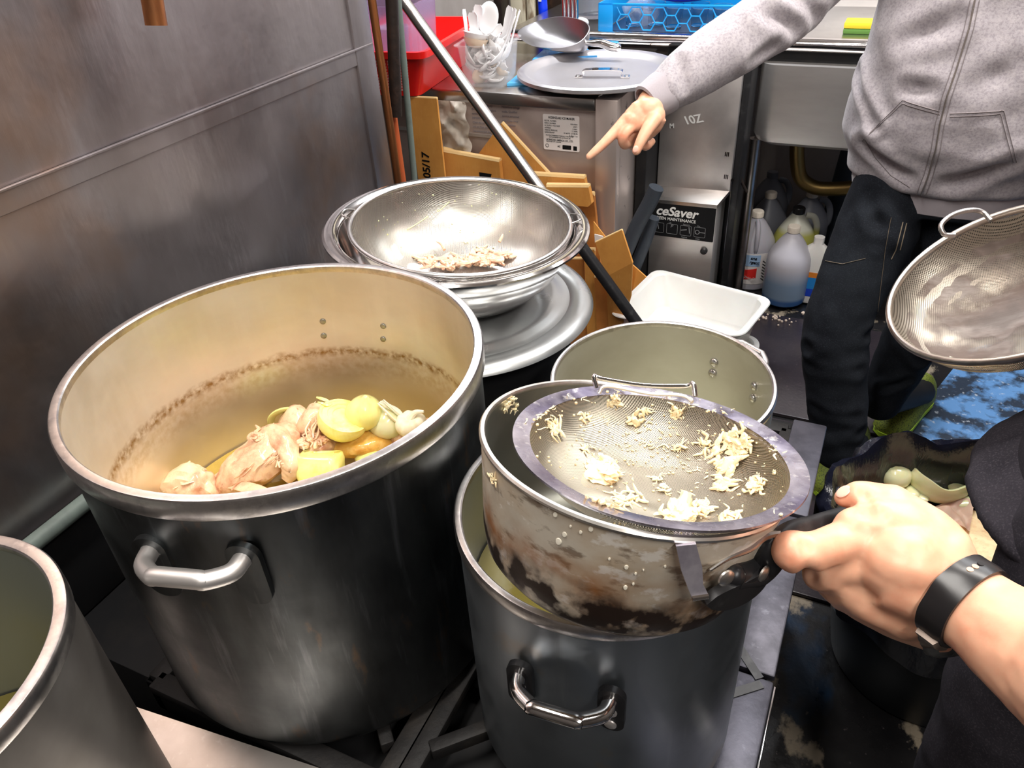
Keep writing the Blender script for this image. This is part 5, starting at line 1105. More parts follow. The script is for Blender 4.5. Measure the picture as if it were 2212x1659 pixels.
single('onion_block', b, M['onion'], 'squarish yellow onion chunk at the front rim of the largest pot', 'onion')
c = A(800, 992, .73); b = new(); ball(b, c, (.026, .016, .014), 24); single('onion_slice', b, M['onion'], 'small yellow onion slice half sunk in broth by the right rim', 'onion')
c = A(845, 885, .785); b = new(); 
for k in range(5): fibre(b, A(885-3*k, 905+2*k, .77), A(845, 872, .80)-A(890, 905, .77), .05, .0028)
single('garlic_stem', b, M['garlic'], 'pale fibrous garlic stem sticking up left of the garlic bulb', 'onion')  # bent fibres modelled as the stem of the garlic bulb
c = A(888, 918, .772); b = new()
for k in range(8):
    a = 2*PI*k/8; q = c+V((math.cos(a)*.0115, math.sin(a)*.0115, 0)); ball(b, q, (.0115, .0115, .016), 16, Matrix.Rotation(.25, 4, V((-math.sin(a), math.cos(a), 0))))
ball(b, c, (.014, .014, .014), 16); b = remesh(b, .0018, 3)
bb2 = new()
tube(bb2, [c+V((.0, 0, .012)), c+V((.008, .004, .022)), c+V((.02, .008, .024))], [.006, .004, .002], 8); m2 = bpy.data.meshes.new('x'); bb2.to_mesh(m2); bb2.free(); b.from_mesh(m2)
single('garlic_bulb', b, M['garlic'], 'white garlic bulb at the right rim of the largest pot', 'garlic')
b = new(); tube(b, [A(586, 918, .75), A(588, 900, .765), A(605, 888, .772), A(630, 884, .772), A(650, 892, .765)], [.006, .010, .011, .010, .006], 12, flat=.35); single('leek_slice', b, M['leek'], 'pale green curved leek leaf behind the twisted chicken piece', 'leek')

# scraps in the strainer -------------------------------------------------
def scrap(px, py, R, num, L, r, lab, m='shred', tree=STR_T, blob=.5, flatn=.45, dirs=None, off=.001):
    p, n = hit(tree, px, py, off)
    if p is None: return
    b = new(); chunk(b, p, n if n.z > 0 else -n, R, num, L, r, blob, flatn, dirs); return single('chicken_scrap', b, M[m], lab, 'chicken scrap')
random.seed(21)
scrap(1297, 1020, .0175, 70, .008, .0013, 'round heap of minced chicken on the left slope of the strainer', blob=.8, flatn=.4)
scrap(1345, 1083, .009, 16, .014, .0012, 'curved chicken shred below the round heap in the strainer', blob=.35)
scrap(1375, 1075, .008, 8, .018, .0016, 'long bent shred right of the curved one in the strainer', blob=.3, dirs=1.2)
scrap(1372, 910, .0085, 10, .008, .0022, 'smooth pale morsel alone at the upper middle of the strainer', blob=.8, flatn=.5)
scrap(1325, 866, .008, 14, .007, .0013, 'crumbly scrap hanging on the back inner edge of the strainer', blob=.6)
scrap(1458, 892, .008, 10, .010, .0015, 'folded scrap at the back inner edge, right of the middle', blob=.5)
scrap(1388, 884, .006, 6, .012, .0012, 'thin stringy shred at the back, left of the folded scrap', blob=.2)
scrap(1195, 925, .009, 14, .014, .0013, 'upright shreds on the far left inner edge of the strainer', blob=.4, dirs=1.3)
scrap(1262, 902, .006, 10, .008, .0011, 'small tuft between far left shreds and the smooth morsel', blob=.4)
scrap(1265, 965, .005, 8, .008, .0012, 'tiny tuft on the left slope above the round heap', blob=.4)
scrap(1455, 972, .006, 5, .018, .0013, 'straight diagonal shred alone in the strainer centre', blob=.0, dirs=.6)
scrap(1400, 964, .004, 5, .007, .001, 'faint thin tuft left of the straight diagonal shred', blob=.2)
scrap(1596, 960, .014, 46, .012, .0017, 'tangled clump at the upper right of the strainer', blob=.65, dirs=None)
scrap(1575, 1010, .012, 22, .020, .0026, 'broad white strip of meat below the tangled clump', blob=.7, flatn=.35, dirs=1.2)
scrap(1560, 1045, .010, 14, .014, .0022, 'lower frayed end of the broad white strip', blob=.55, dirs=.9)
scrap(1548, 975, .007, 10, .018, .0021, 'curved hook of meat left of the tangled clump', blob=.3, dirs=1.6)
scrap(1522, 962, .007, 12, .014, .0015, 'thin spread shreds leftmost of the upper right group', blob=.3)
scrap(1632, 1055, .010, 26, .010, .0016, 'compact clump near the right edge of the strainer', blob=.6)
scrap(1430, 1060, .006, 10, .008, .0012, 'loose tuft on the strainer floor, centre', blob=.3)
scrap(1420, 1035, .005, 8, .009, .0011, 'thin wisp above the loose centre tuft', blob=.2)
scrap(1470, 1118, .019, 60, .014, .0018, 'large wet clump at the front inner edge of the strainer', blob=.75, flatn=.4)
scrap(1518, 1103, .010, 20, .014, .0019, 'lobed piece joined right of the large wet clump', blob=.5)
scrap(1580, 1122, .012, 26, .013, .0015, 'row of shreds at the front edge, right of the lobed piece', blob=.4, dirs=.3)
scrap(1302, 1092, .012, 24, .012, .0014, 'frayed bits at the front left inner edge of the strainer', blob=.3)
scrap(1482, 1080, .004, 4, .010, .0015, 'small curl of meat above the large wet clump', blob=.2)
scrap(1675, 1020, .003, 4, .006, .0012, 'small flake near the right inner edge of the strainer', blob=.5)
b = new()
for k in range(420):
    px = random.gauss(1400, 150); py = random.gauss(990, 80)+(px-1400)*.12; p, n = hit(STR_T, px, py, .0005)
    if p is None: continue
    if n.z < 0: n = -n
    if random.random() < .6:
        vs = ball(b, p, random.uniform(.0005, .0014), sub=1)
    else: fibre(b, p, V((random.gauss(0, 1), random.gauss(0, 1), 0)), random.uniform(.002, .007), random.uniform(.0004, .0008), up=n, seg=4)
single('chicken_crumbs', b, M['shred'], 'countless tiny chicken crumbs sprinkled over the strainer mesh', 'crumbs', kind='stuff', base=(0, 0, 0))
# scraps on the pan and on the strainer rim
for k, (px, py, r, nm, lab) in enumerate(((1094, 878, .0055, 14, 'chicken crumb stuck on the upper left inside of the saucepan'), (1112, 884, .005, 8, 'second crumb right beside it on the inside of the saucepan'), (1110, 862, .004, 6, 'topmost crumb stuck inside the saucepan near the rim'))):
    o_ = PTi @ O; d_ = PTi.to_3x3() @ ray(px, py); rr_ = .119; A2q = d_.x**2+d_.y**2; Bq = 2*(o_.x*d_.x+o_.y*d_.y); Cq = o_.x**2+o_.y**2-rr_**2
    s_ = (-Bq+math.sqrt(max(0, Bq*Bq-4*A2q*Cq)))/(2*A2q); p = o_+d_*s_; pw_ = PT @ p; nw = (PT.to_3x3() @ V((-p.x, -p.y, 0))).normalized()
    b = new(); chunk(b, pw_, nw, r, nm, .006, .001, .6, .5); single('chicken_scrap', b, M['shred'], lab, 'chicken scrap')
p = panp(1065, 1035, .123); b = new(); chunk(b, PT @ p, (PT.to_3x3() @ V((p.x, p.y, 0))).normalized(), .005, 10, .008, .0009, .4, .4); single('chicken_scrap', b, M['shred'], 'crumb stuck to the outside of the saucepan on the left', 'chicken scrap')
b = new(); random.seed(9)
RIMW = new(); lathe(RIMW, [(RS*.8, -.001), (RS*.99, .0012)], 96); RIMW.transform(T2); RIM_T = bvh(RIMW)
for px, py, n_ in ((1165, 905, 14), (1185, 890, 10), (1340, 850, 6), (1255, 860, 6), (1683, 968, 6), (1495, 870, 8), (1600, 918, 6), (1680, 1112, 3), (1440, 850, 8), (1550, 890, 8)):
    for _ in range(n_):
        p, n = hit(RIM_T, px+random.gauss(0, 12), py+random.gauss(0, 7), .0004)
        if p is None: continue
        if random.random() < .5: ball(b, p, random.uniform(.0005, .0016), sub=1)
        else: fibre(b, p, V((random.gauss(0, 1), random.gauss(0, 1), 0)), random.uniform(.003, .008), random.uniform(.0004, .0009), up=V((0, 0, 1)), seg=4)
single('chicken_crumbs', b, M['shred'], 'chicken crumbs on the wide flat rim of the strainer', 'crumbs', kind='stuff', base=(0, 0, 0))
# shredded meat in the round sieve
random.seed(31)
for px, py, R, num, L, r, lab in ((930, 575, .020, 22, .04, .0034, 'leftmost flat shreds of meat in the round sieve'), (975, 578, .022, 26, .035, .004, 'pale shreds between leftmost and middle heap in the round sieve'), (1020, 572, .022, 26, .035, .004, 'middle heap of shredded meat in the round sieve'),
                                  (1060, 568, .022, 24, .035, .004, 'right heap of shredded meat in the round sieve'), (1045, 550, .014, 18, .022, .0034, 'curled shreds rising above the right heap'), (1092, 560, .013, 16, .02, .0032, 'rightmost crumbly tuft of meat in the round sieve')):
    p, n = hit(SIEVE_T, px, py, .006)
    if p is None: p, n = hit(SIEVE_T, px, py-20, .006)
    b = new(); chunk(b, p, V((0, 0, 1)), R, num, L, r, .55, .7); single('meat_shreds', b, M['shredpink'], lab, 'shredded meat')
for px, py, ex, ey, lab in ((965, 560, 952, 540, 'thin spike of meat pointing up left in the round sieve'), (1085, 545, 1093, 528, 'thin spike of meat pointing up right in the round sieve')):
    p, n = hit(SIEVE_T, px, py, .02); e, n2 = hit(SIEVE_T, ex, ey, .02); b = new(); tube(b, [p, (p+e)/2+V((.002, 0, .003)), e], [.003, .0025, .001], 8); single('meat_shreds', b, M['shredpink'], lab, 'shredded meat')
b = new()
for k in range(60):
    p, n = hit(SIEVE_T, random.gauss(1010, 90), random.gauss(480, 50), .001)
    if p is None: continue
    ball(b, p, random.uniform(.0008, .002), sub=1)
for pts_ in (((880, 497), (895, 488), (912, 477), (925, 468)), ((945, 458), (955, 452), (962, 445), (972, 436))):
    ps = [hit(SIEVE_T, x, y, .001)[0] for x, y in pts_]
    if all(ps): tube(b, ps, .0012, 6)
single('meat_crumbs', b, M['onion_w'], 'yellowish threads and specks on the upper mesh of the round sieve', 'crumbs', kind='stuff', base=(0, 0, 0))

# ============================================================ SCRAP BIN
t = thing('scrap_bin', 'dark round bin lined with a black bag, full of onion and chicken scraps', 'bin', (.29, 1.21, 0))
c0_, c1_ = V((.285, 1.235, 0)), V((.255, 1.135, .46)); 
def binring(f, r, n=64): c = c0_.lerp(c1_, f); return [c+V((r*math.cos(2*PI*k/n), r*math.sin(2*PI*k/n), -.0*math.sin(2*PI*k/n))) for k in range(n)]
b = new(); rings(b, [binring(0, .165), binring(.02, .172), binring(.5, .190), binring(.97, .205), binring(1.0, .212), binring(1.0, .202), binring(.5, .184), binring(.05, .166)]); obj('bin', b, M['bucket'], t)
b = new(); rr_ = []
for j, (f, r, dz, wob) in enumerate(((.62, .212, 0, .010), (.75, .218, 0, .014), (.88, .222, .0, .014), (1.0, .224, 0, .012), (1.05, .218, 0, .008), (1.06, .208, 0, .006), (1.0, .196, 0, .008), (.85, .190, 0, .012), (.7, .180, 0, .016), (.55, .17, 0, .016), (.5, .09, 0, .02))):
    cc = c0_.lerp(c1_, f); ring_ = []
    for k in range(120):
        a = 2*PI*k/120; w = wob*(noise.noise(V((math.cos(a)*4, math.sin(a)*4, j*.35)))*1.3+.5*abs(math.sin(a*9+j*.5+2*noise.noise(V((math.cos(a)*2, math.sin(a)*2, 5)))))); ring_.append(cc+V(((r+w)*math.cos(a), (r+w)*math.sin(a), dz+w*.8+(.03*noise.noise(V((math.cos(a)*3, math.sin(a)*3, 9))) if j in (0, 4, 5) else 0))))
    rr_.append(ring_)
rings(b, rr_, cap0=False); obj('bin_liner', b, M['bag'], t)
ZS = .36
def B(x, y, z=ZS): return atz(x, y, z)
b = new(); c = B(1936, 1027, .40); ball(b, c, (.028, .028, .026), 32); single('onion', b, M['onion_w'], 'small whole peeled onion at the left of the scrap bin', 'onion')
# hollow onion shell
c = B(2030, 1032, .40); b = new(); T = Matrix.Translation(c) @ Euler((-.1, .1, .1)).to_matrix().to_4x4() @ Matrix.Diagonal((1, .85, .85, 1)); R_ = .058
outer, inner = [], []
prev = None
rs_ = []
for j in range(11):
    ph = -PI/2+(PI/2+.35)*j/10; row = []
    for k in range(48):
        a = 2*PI*k/48; cutz = (-1.0*math.exp(-((((a-PI/2+PI) % (2*PI))-PI)/.8)**2)-.22*math.exp(-((((a+PI/2-.1+PI) % (2*PI))-PI)/.45)**2)) if j > 3 else 0; p2 = ph+cutz*(j-3)/7; row.append(T @ V((R_*math.cos(p2)*math.cos(a), R_*math.cos(p2)*math.sin(a), R_*math.sin(p2))))
    rs_.append(row)
ri = []
for j in range(10, 0, -1): ri.append([c+(p-c)*.90 for p in rs_[j]])
rings(b, rs_[1:]+ri); single('onion_shell', b, M['onion_w'], 'hollow outer shell of a big onion with a notch, in the scrap bin', 'onion shell')
random.seed(12)
for k, (x, y, s_, lab) in enumerate(((1965, 1062, .026, 'onion wedge between whole onion and shell in the scrap bin'), (1935, 1058, .020, 'small onion sliver below the whole onion in the scrap bin'), (1990, 1075, .018, 'tiny onion core in front of the shell in the scrap bin'), (2070, 1055, .022, 'onion layer right of the shell in the scrap bin'), (2085, 1085, .024, 'lowest onion layer at the right of the scrap bin'))):
    b = new(); c = B(x, y, .375); vs = ball(b, (0, 0, 0), (s_, s_*.75, s_*.45), 20); b.transform(Matrix.Translation(c) @ Euler((random.uniform(-.4, .4), random.uniform(-.4, .4), random.uniform(0, 3))).to_matrix().to_4x4()); b.normal_update()
    for v in b.verts: v.co += v.normal*.004*noise.noise(v.co*40)
    single('onion_piece', b, M['onion_w'], lab, 'onion')
b = new(); nx = 22; g = []
for j in range(nx):
    row = []
    for i in range(nx):
        p = B(1985+115*i/(nx-1), 1085+55*j/(nx-1), .375); row.append(b.verts.new(p+V((0, 0, .022*noise.noise(p*26)+.01*noise.noise(p*60)))))
    g.append(row)
for j in range(nx-1):
    for i in range(nx-1): b.faces.new((g[j][i], g[j][i+1], g[j+1][i+1], g[j+1][i]))
bmesh.ops.solidify(b, geom=b.faces[:], thickness=.006)
single('chicken_skin', b, mat('raw_skin', s2l(240, 214, 196), .4, sss=.3, layers=[(s2l(222, 170, 150), 20, .5, .7, .6)]), 'pale crumpled chicken skin at the front of the scrap bin', 'chicken skin')
b = new(); cc = c0_.lerp(c1_, .72); vs = ball(b, cc, (.165, .165, .03), sub=4); b.normal_update(); noisy(b, vs, .02, 18, 5); single('scrap_heap', b, M['shred'], 'heap of mixed kitchen scraps beneath the onions in the bin', 'scraps', kind='stuff')
# ============================================================ PERSON in the grey hoodie, pointing
HX, HY = .135, 1.86     # where the body stands
FD = V((-.10, -1, 0)).normalized(); SD = V((0, 0, 1)).cross(-FD); SD = V((FD.y, -FD.x, 0))*-1   # facing, and the side that is left in the photo
LT_ = V((-1, .10, 0)).normalized()  # photo-left
def BP(l, f, z): return V((HX, HY, 0))+LT_*l+FD*f+V((0, 0, z))
wr = atd(1415, 212, 1.46); cuff0 = atd(1406, 228, 1.455); el = atd(1680, 30, 1.50); sh = BP(.19, -.02, 1.36)
t = thing('person', 'person in grey zipped hoodie and black jeans, pointing down with one arm', 'person', (HX, HY, 0)); P1 = t
# --- hoodie
b = new()
def torso(b, levels, n=48, pw=2.4):
    rs_ = []
    for l, f, z, a, d in levels:
        r_ = []
        for k in range(n):
            t_ = 2*PI*k/n; c_, s_ = math.cos(t_), math.sin(t_); r_.append(BP(l+a*math.copysign(abs(c_)**(2/pw), c_), f+d*math.copysign(abs(s_)**(2/pw), s_), z))
        rs_.append(r_)
    rings(b, rs_)
torso(b, [(0, .0, .80, .185, .115), (0, .0, .81, .195, .125), (0, 0, .85, .20, .13), (0.0, .005, .90, .222, .150), (0, .01, .96, .218, .150), (0, .012, 1.05, .202, .140), (0, .0, 1.15, .196, .135), (0, 0, 1.25, .20, .13), (0, -.01, 1.33, .20, .12), (0, -.02, 1.39, .17, .10), (0, -.03, 1.44, .10, .085), (0, -.03, 1.47, .07, .075)])
limb(b, [BP(.13, -.02, 1.35), sh.lerp(el, .35), sh.lerp(el, .75), el, el.lerp(wr, .35), el.lerp(wr, .72), wr+(el-wr)*.10], [.085, .078, .070, .064, .062, .054, .042], 24)
limb(b, [BP(-.13, -.02, 1.35), BP(-.24, -.02, 1.22), BP(-.29, -.02, 1.08), BP(-.31, .06, .95), BP(-.29, .16, .90)], [.085, .074, .068, .060, .048], 24)
limb(b, [BP(-.10, -.07, 1.44), BP(0, -.13, 1.42), BP(.10, -.07, 1.44)], [.03, .05, .03], 16)
b = remesh(b, .006, 6)
# cloth folds: broad diagonal creases, tighter toward the waist and along the bent sleeve
def seg_d(p, a, c):
    ab = c-a; t_ = max(0, min(1, (p-a).dot(ab)/ab.length_squared)); return (p-(a+ab*t_)).length, t_
def crease(v, a, c, w, dep):
    d_, t_ = seg_d(v.co, a, c); return -dep*math.exp(-(d_/w)**2)*math.sin(PI*min(1, max(0, .08+t_*.9)))+dep*.55*math.exp(-((d_-w*2.1)/(w*1.3))**2)
b.normal_update(); tr = bvh(b)
def HP_(x, y): p, n = hit(tr, x, y); return p if p else aty(x, y, 1.72)
CR_ = [((1845, 85), (1960, 190), .014, .016), ((1960, 190), (2010, 195), .012, .012), ((1955, 90), (2060, 45), .016, .012), ((1860, 150), (1893, 270), .009, .014), ((1866, 310), (1965, 385), .012, .014), ((2040, 400), (2190, 350), .014, .014), ((1838, 100), (1850, 210), .010, .008), ((1875, 400), (1960, 440), .010, .009),
       ((1990, 455), (2150, 440), .010, .008), ((1840, 240), (1828, 330), .008, .009), ((2120, 180), (2190, 150), .02, .008), ((1950, 20), (1880, 60), .014, .010)]
CR2 = [((1470, 130), (1475, 190), .009, .007), ((1490, 235), (1560, 200), .012, .009), ((1545, 180), (1600, 175), .010, .007), ((1715, 60), (1650, 30), .012, .014), ((1760, 35), (1700, -10), .012, .010), ((1450, 175), (1510, 245), .008, .006), ((1625, 130), (1680, 90), .010, .008)]
L_ = []
for (x0, y0), (x1, y1), w, dp in CR_+CR2:
    pa_, _ = hit(tr, x0, y0); pb_, _ = hit(tr, x1, y1)
    if pa_ and pb_: L_.append((pa_, pb_, w, dp))
offs = []
for v in b.verts:
    h = .005*noise.noise(v.co*9)+.0022*noise.noise(v.co*24)
    for a_, c_, w, dp in L_: h += crease(v, a_, c_, w, dp)
    offs.append(h)
for v, h in zip(b.verts, offs): v.co += v.normal*h
b.normal_update(); HT = bvh(b)
hood_b = b; obj('hoodie', b.copy(), M['hood'], t, ang=60)
def surf_line(b, pts, r, tree=None, sub=6, flat=.5, off=.0008):
    """a thin seam that follows the cloth surface"""
    tree = tree or HT; q = []
    for (x0, y0), (x1, y1) in zip(pts, pts[1:]):
        for k in range(sub):
            f = k/sub; p, n = hit(tree, x0+(x1-x0)*f, y0+(y1-y0)*f, off)
            if p: q.append(p)
    p, n = hit(tree, pts[-1][0], pts[-1][1], off)
    if p: q.append(p)
    if len(q) > 1: tube(b, q, r, 8, sub=2, flat=flat)
b = new()
surf_line(b, [(2106, 0), (2094, 60), (2083, 95), (2066, 150), (2045, 210), (2030, 270), (2022, 320), (2005, 380), (1990, 420), (1972, 468)], .0032, sub=5); obj('zip', b, mat('zip_metal', (.5, .46, .42), .35, .9, bump=((10, 10, 900), .8, .001)), t)
b = new()
for dx in (-10, 10): surf_line(b, [(2106+dx, 0), (2094+dx, 60), (2083+dx, 95), (2066+dx, 150), (2045+dx, 210), (2030+dx, 270), (2022+dx, 320), (2005+dx, 380), (1990+dx, 420), (1976+dx, 462)], .0013, sub=5)
obj('zip_seams', b, M['seam'], t)
b = new()
for o_ in (0, 7):
    surf_line(b, [(2030, 240+o_), (2000, 232+o_), (1950, 217+o_), (1866-o_*.4, 300+o_*.5)], .0013); surf_line(b, [(2052, 245+o_), (2110, 243+o_), (2168-o_, 239+o_), (2196-o_, 350)], .0013)
obj('pocket_seams', b, M['seam'], t)
b = new(); surf_line(b, [(1868, 300), (1890, 340), (1925, 380), (1965, 405)], .0012)
obj('pocket_edge', b, M['seam'], t)
# ribbed hem and cuff
b = new(); rs_ = []
for z, s_ in ((.752, .93), (.756, .97), (.79, 1.02), (.815, 1.03), (.818, .98), (.79, .96), (.758, .92)):
    rs_.append([BP((.178*s_)*math.copysign(abs(math.cos(2*PI*k/72))**.83, math.cos(2*PI*k/72)), .112*s_*math.copysign(abs(math.sin(2*PI*k/72))**.83, math.sin(2*PI*k/72)), z) for k in range(72)])
rings(b, rs_, cap0=False, cap1=False); obj('hem_band', b, M['hood_rib'], t)
cd = (el-wr).normalized(); b = new()
for s_ in (0,):
    T = frame(cd, loc=wr-cd*.022); lathe(b, [(.031, 0), (.036, .002), (.039, .018), (.041, .036), (.042, .044), (.036, .046), (.033, .03), (.030, .004), (.031, 0)], 40, T)
for v in b.verts: v.co += (v.co-wr).normalized()*.0025*noise.noise(v.co*60)
obj('cuff', b, M['hood_rib'], t)
# --- jeans
hipF, kneeF, ankF = BP(.085, .03, .80), atd(1803, 705, 1.80), atd(1812, 965, 1.93)
hipR, kneeR, ankR = BP(-.085, -.01, .80), atd(1990, 690, 1.90), atd(1902, 868, 2.08)
b = new()
limb(b, [hipF+V((0, 0, .02)), hipF.lerp(kneeF, .35), hipF.lerp(kneeF, .75), kneeF, kneeF.lerp(ankF, .3), kneeF.lerp(ankF, .7), ankF], [.080, .086, .078, .070, .074, .068, .060], 24)
limb(b, [hipR+V((0, 0, .04)), hipR.lerp(kneeR, .35), hipR.lerp(kneeR, .75), kneeR, kneeR.lerp(ankR, .3), kneeR.lerp(ankR, .7), ankR], [.105, .098, .080, .072, .070, .060, .052], 24)
torso(b, [(0, 0, .74, .165, .105), (0, 0, .80, .178, .112), (0, 0, .90, .172, .108), (0, 0, .97, .16, .10)])
b = remesh(b, .006, 5); b.normal_update(); tr = bvh(b); L_ = []
for (x0, y0), (x1, y1), w, dp in (((1745, 750), (1870, 720), .010, .012), ((1750, 790), (1860, 800), .010, .008), ((1760, 880), (1850, 900), .010, .008), ((1760, 945), (1860, 930), .009, .009), ((1770, 560), (1880, 590), .012, .006), ((1900, 480), (1990, 560), .012, .010), ((1930, 700), (1990, 780), .010, .010), ((1905, 840), (1960, 820), .009, .008), ((1880, 420), (1900, 520), .012, .008)):
    pa_, _ = hit(tr, x0, y0); pb_, _ = hit(tr, x1, y1)
    if pa_ and pb_: L_.append((pa_, pb_, w, dp))
hs = [.004*noise.noise(v.co*12)+.002*noise.noise(v.co*30)+sum(crease(v, *l) for l in L_) for v in b.verts]
for v, h in zip(b.verts, hs): v.co += v.normal*h
b.normal_update(); JT = bvh(b); obj('jeans', b, M['denim'], t, ang=60)
b = new(); surf_line(b, [(1788, 330), (1784, 360), (1796, 385), (1815, 392), (1840, 380)], .0016, JT); surf_line(b, [(1793, 332), (1789, 358), (1800, 380), (1817, 386), (1838, 375)], .0011, JT)
surf_line(b, [(1925, 470), (1912, 540), (1902, 620), (1892, 700)], .0010, JT); surf_line(b, [(1950, 480), (1935, 540), (1925, 560)], .0010, JT); surf_line(b, [(1958, 482), (1944, 540)], .0010, JT); surf_line(b, [(1765, 560), (1820, 570), (1870, 558)], .0009, JT)
obj('stitching', b, M['stitch'], t)
# --- shoes
def shoe(name, toe, heel, w, par):
    d_ = (toe-heel); L = d_.length; d_.normalize(); s_ = V((0, 0, 1)).cross(d_); b = new(); rs_ = []
    for f, ww, h_ in ((0, .5, .05), (.04, .75, .075), (.15, .85, .095), (.35, .86, .085), (.55, .95, .062), (.75, 1.0, .048), (.9, .85, .038), (.97, .55, .03), (1, .25, .02)):
        c = heel+d_*L*f+V((0, 0, .012)); r_ = []
        for k in range(24):
            a = 2*PI*k/24; x = math.cos(a)*w/2*ww; z = max(0, math.sin(a))*h_; r_.append(c+s_*x+V((0, 0, z)))
        rs_.append(r_)
    rings(b, rs_); so = obj(name, b, M['shoe'], par)
    b = new(); rings(b, [[heel+d_*L*f+s_*(w/2*ww*1.03*sg)+V((0, 0, z)) for f, ww, sg in [(0, .5, -1), (.15, .85, -1), (.4, .86, -1), (.75, 1.0, -1), (.95, .65, -1), (1.01, .2, -1), (1.01, .2, 1), (.95, .65, 1), (.75, 1.0, 1), (.4, .86, 1), (.15, .85, 1), (0, .5, 1)]] for z in (0.002, .016)])
    obj('sole', b, M['lime'], so)
tF = atz(1775, 1078, .012); shoe('shoe', tF, tF+V((.06, .27, 0)), .10, t)
tR = atz(1905, 945, .012); shoe('shoe', tR, tR+V((.10, .25, 0)), .10, t)
b = new(); limb(b, [ankF, V((tF.x+.05, tF.y+.20, .06))], [.042, .04], 16); limb(b, [ankR, V((tR.x+.08, tR.y+.18, .07))], [.042, .04], 16); obj('socks', b, M['dark'], t)
# --- body: hand, forearm, neck and head as one skin
b = new(); D1 = 1.44
def h1(x, y, dd=0): return atd(x, y, D1+dd)
# palm block and wrist
limb(b, [wr+cd*.06, wr, h1(1400, 238, .0)], [.026, .026, .027], 18, flat=.8, up=CF)
limb(b, [h1(1408, 232), h1(1384, 250), h1(1362, 262)], [.027, .029, .022], 18, flat=.62, up=CF)
limb(b, [h1(1412, 250), h1(1404, 272, .01), h1(1396, 290, .02)], [.026, .023, .016], 18, flat=.7, up=CF)
limb(b, [h1(1354, 256), h1(1330, 283, -.005), h1(1306, 308, -.008), h1(1288, 325, -.008), h1(1273, 338, -.006)], [.0115, .0105, .0092, .0085, .0068], 14)       # index
limb(b, [h1(1368, 268), h1(1347, 292, -.006), h1(1349, 312, .012), h1(1366, 310, .032)], [.0115, .0105, .0095, .008], 14)      # middle, folded
limb(b, [h1(1380, 276, .02), h1(1362, 298, .022), h1(1366, 314, .036), h1(1378, 312, .05)], [.011, .010, .009, .008], 14)
limb(b, [h1(1398, 284, .035), h1(1388, 308, .04), h1(1396, 316, .05), h1(1408, 306, .06)], [.0105, .0095, .0085, .0075], 14)
limb(b, [h1(1412, 258, -.012), h1(1397, 282, -.02), h1(1384, 306, -.022), h1(1375, 326, -.02)], [.0150, .0120, .0100, .0082], 14)   # thumb
# forearm, arm, trunk, neck, head inside the clothes
limb(b, [wr+cd*.04, el.lerp(wr, .4), el, sh, BP(.1, -.02, 1.33)], [.027, .034, .04, .045, .06], 18)
limb(b, [BP(0, -.02, 1.0), BP(0, -.02, 1.25), BP(0, -.02, 1.36)], [.09, .11, .09], 20)
limb(b, [BP(0, -.02, 1.33), BP(0, -.02, 1.42), BP(0, .0, 1.50)], [.07, .055, .052], 20)
ball(b, BP(0, .015, 1.60), (.076, .094, .112), 28); ball(b, BP(0, .055, 1.545), (.052, .052, .058), 24)
ball(b, BP(0, .105, 1.585), (.014, .020, .022), 14); 
for s_ in (-1, 1): ball(b, BP(s_*.078, .0, 1.59), (.010, .018, .030), 12)
b = remesh(b, .0024, 3); body = obj('body', b, M['skin'], t, ang=70)
b = new(); ball(b, BP(0, -.01, 1.625), (.084, .100, .104), 28)
for v in b.verts:
    if (v.co-BP(0, 0, 1.6)).dot(FD) > .055 and v.co.z < 1.67: v.co -= FD*.05
    v.co += V((1, 1, 1))*.004*noise.noise(v.co*40)
obj('hair', b, M['hair'], t)
for s_ in (-1, 1):
    b = new(); ball(b, BP(s_*.032, .101, 1.605), (.012, .006, .007), 14); obj('eye', b, M['hair'], t)
b = new(); limb(b, [BP(-.022, .106, 1.547), BP(0, .110, 1.545), BP(.022, .106, 1.547)], [.004, .006, .004], 10, flat=.7); obj('mouth', b, mat('lips', s2l(190, 110, 95), .5), t)
b = new(); T = frame((h1(1375, 326, -.04)-h1(1375, 326, -.02)), up=(h1(1375, 326)-h1(1384, 306)), loc=h1(1373, 322, -.0275)); ball(b, (0, 0, 0), (.0052, .0065, .0014), 14); b.transform(T); obj('thumb_nail', b, M['nail'], t)

# ============================================================ PERSON at the right edge, holding saucepan and strainer
PX, PY = .56, .86
t = thing('person', 'person in charcoal clothes at the right edge, gripping the saucepan handle', 'person', (PX, PY, 0)); P2 = t
def h2(x, y, D): return atd(x, y, D)
WR2 = h2(2060, 1285, .545); EL2 = h2(2330, 1475, .47)
b = new()
# forearm and wrist
limb(b, [EL2, h2(2212, 1395, .50), h2(2130, 1335, .525), WR2], [.042, .036, .031, .030], 24, flat=.86, up=CF)
# back of the hand
limb(b, [WR2, h2(2010, 1252, .553), h2(1950, 1215, .56)], [.030, .034, .037], 22, flat=.72, up=CF)
limb(b, [h2(2010, 1225, .555), h2(1930, 1165, .565), h2(1850, 1150, .573)], [.030, .031, .022], 22, flat=.66, up=CF)
limb(b, [h2(2010, 1275, .558), h2(1940, 1250, .568), h2(1870, 1225, .578)], [.030, .030, .024], 22, flat=.7, up=CF)
limb(b, [h2(2015, 1310, .562), h2(1950, 1290, .575), h2(1885, 1272, .585)], [.024, .024, .020], 22, flat=.75, up=CF)
limb(b, [h2(2030, 1350, .572), h2(1950, 1325, .588), h2(1880, 1295, .597), h2(1815, 1258, .592), h2(1785, 1235, .590)], [.022, .021, .020, .018, .014], 18)
limb(b, [h2(1990, 1255, .565), h2(1900, 1215, .578), h2(1820, 1200, .578)], [.034, .034, .024], 20, flat=.7, up=CF)
limb(b, [h2(1800, 1228, .582), h2(1880, 1268, .579), h2(1990, 1318, .568)], [.019, .026, .026], 18, flat=.7, up=CF)
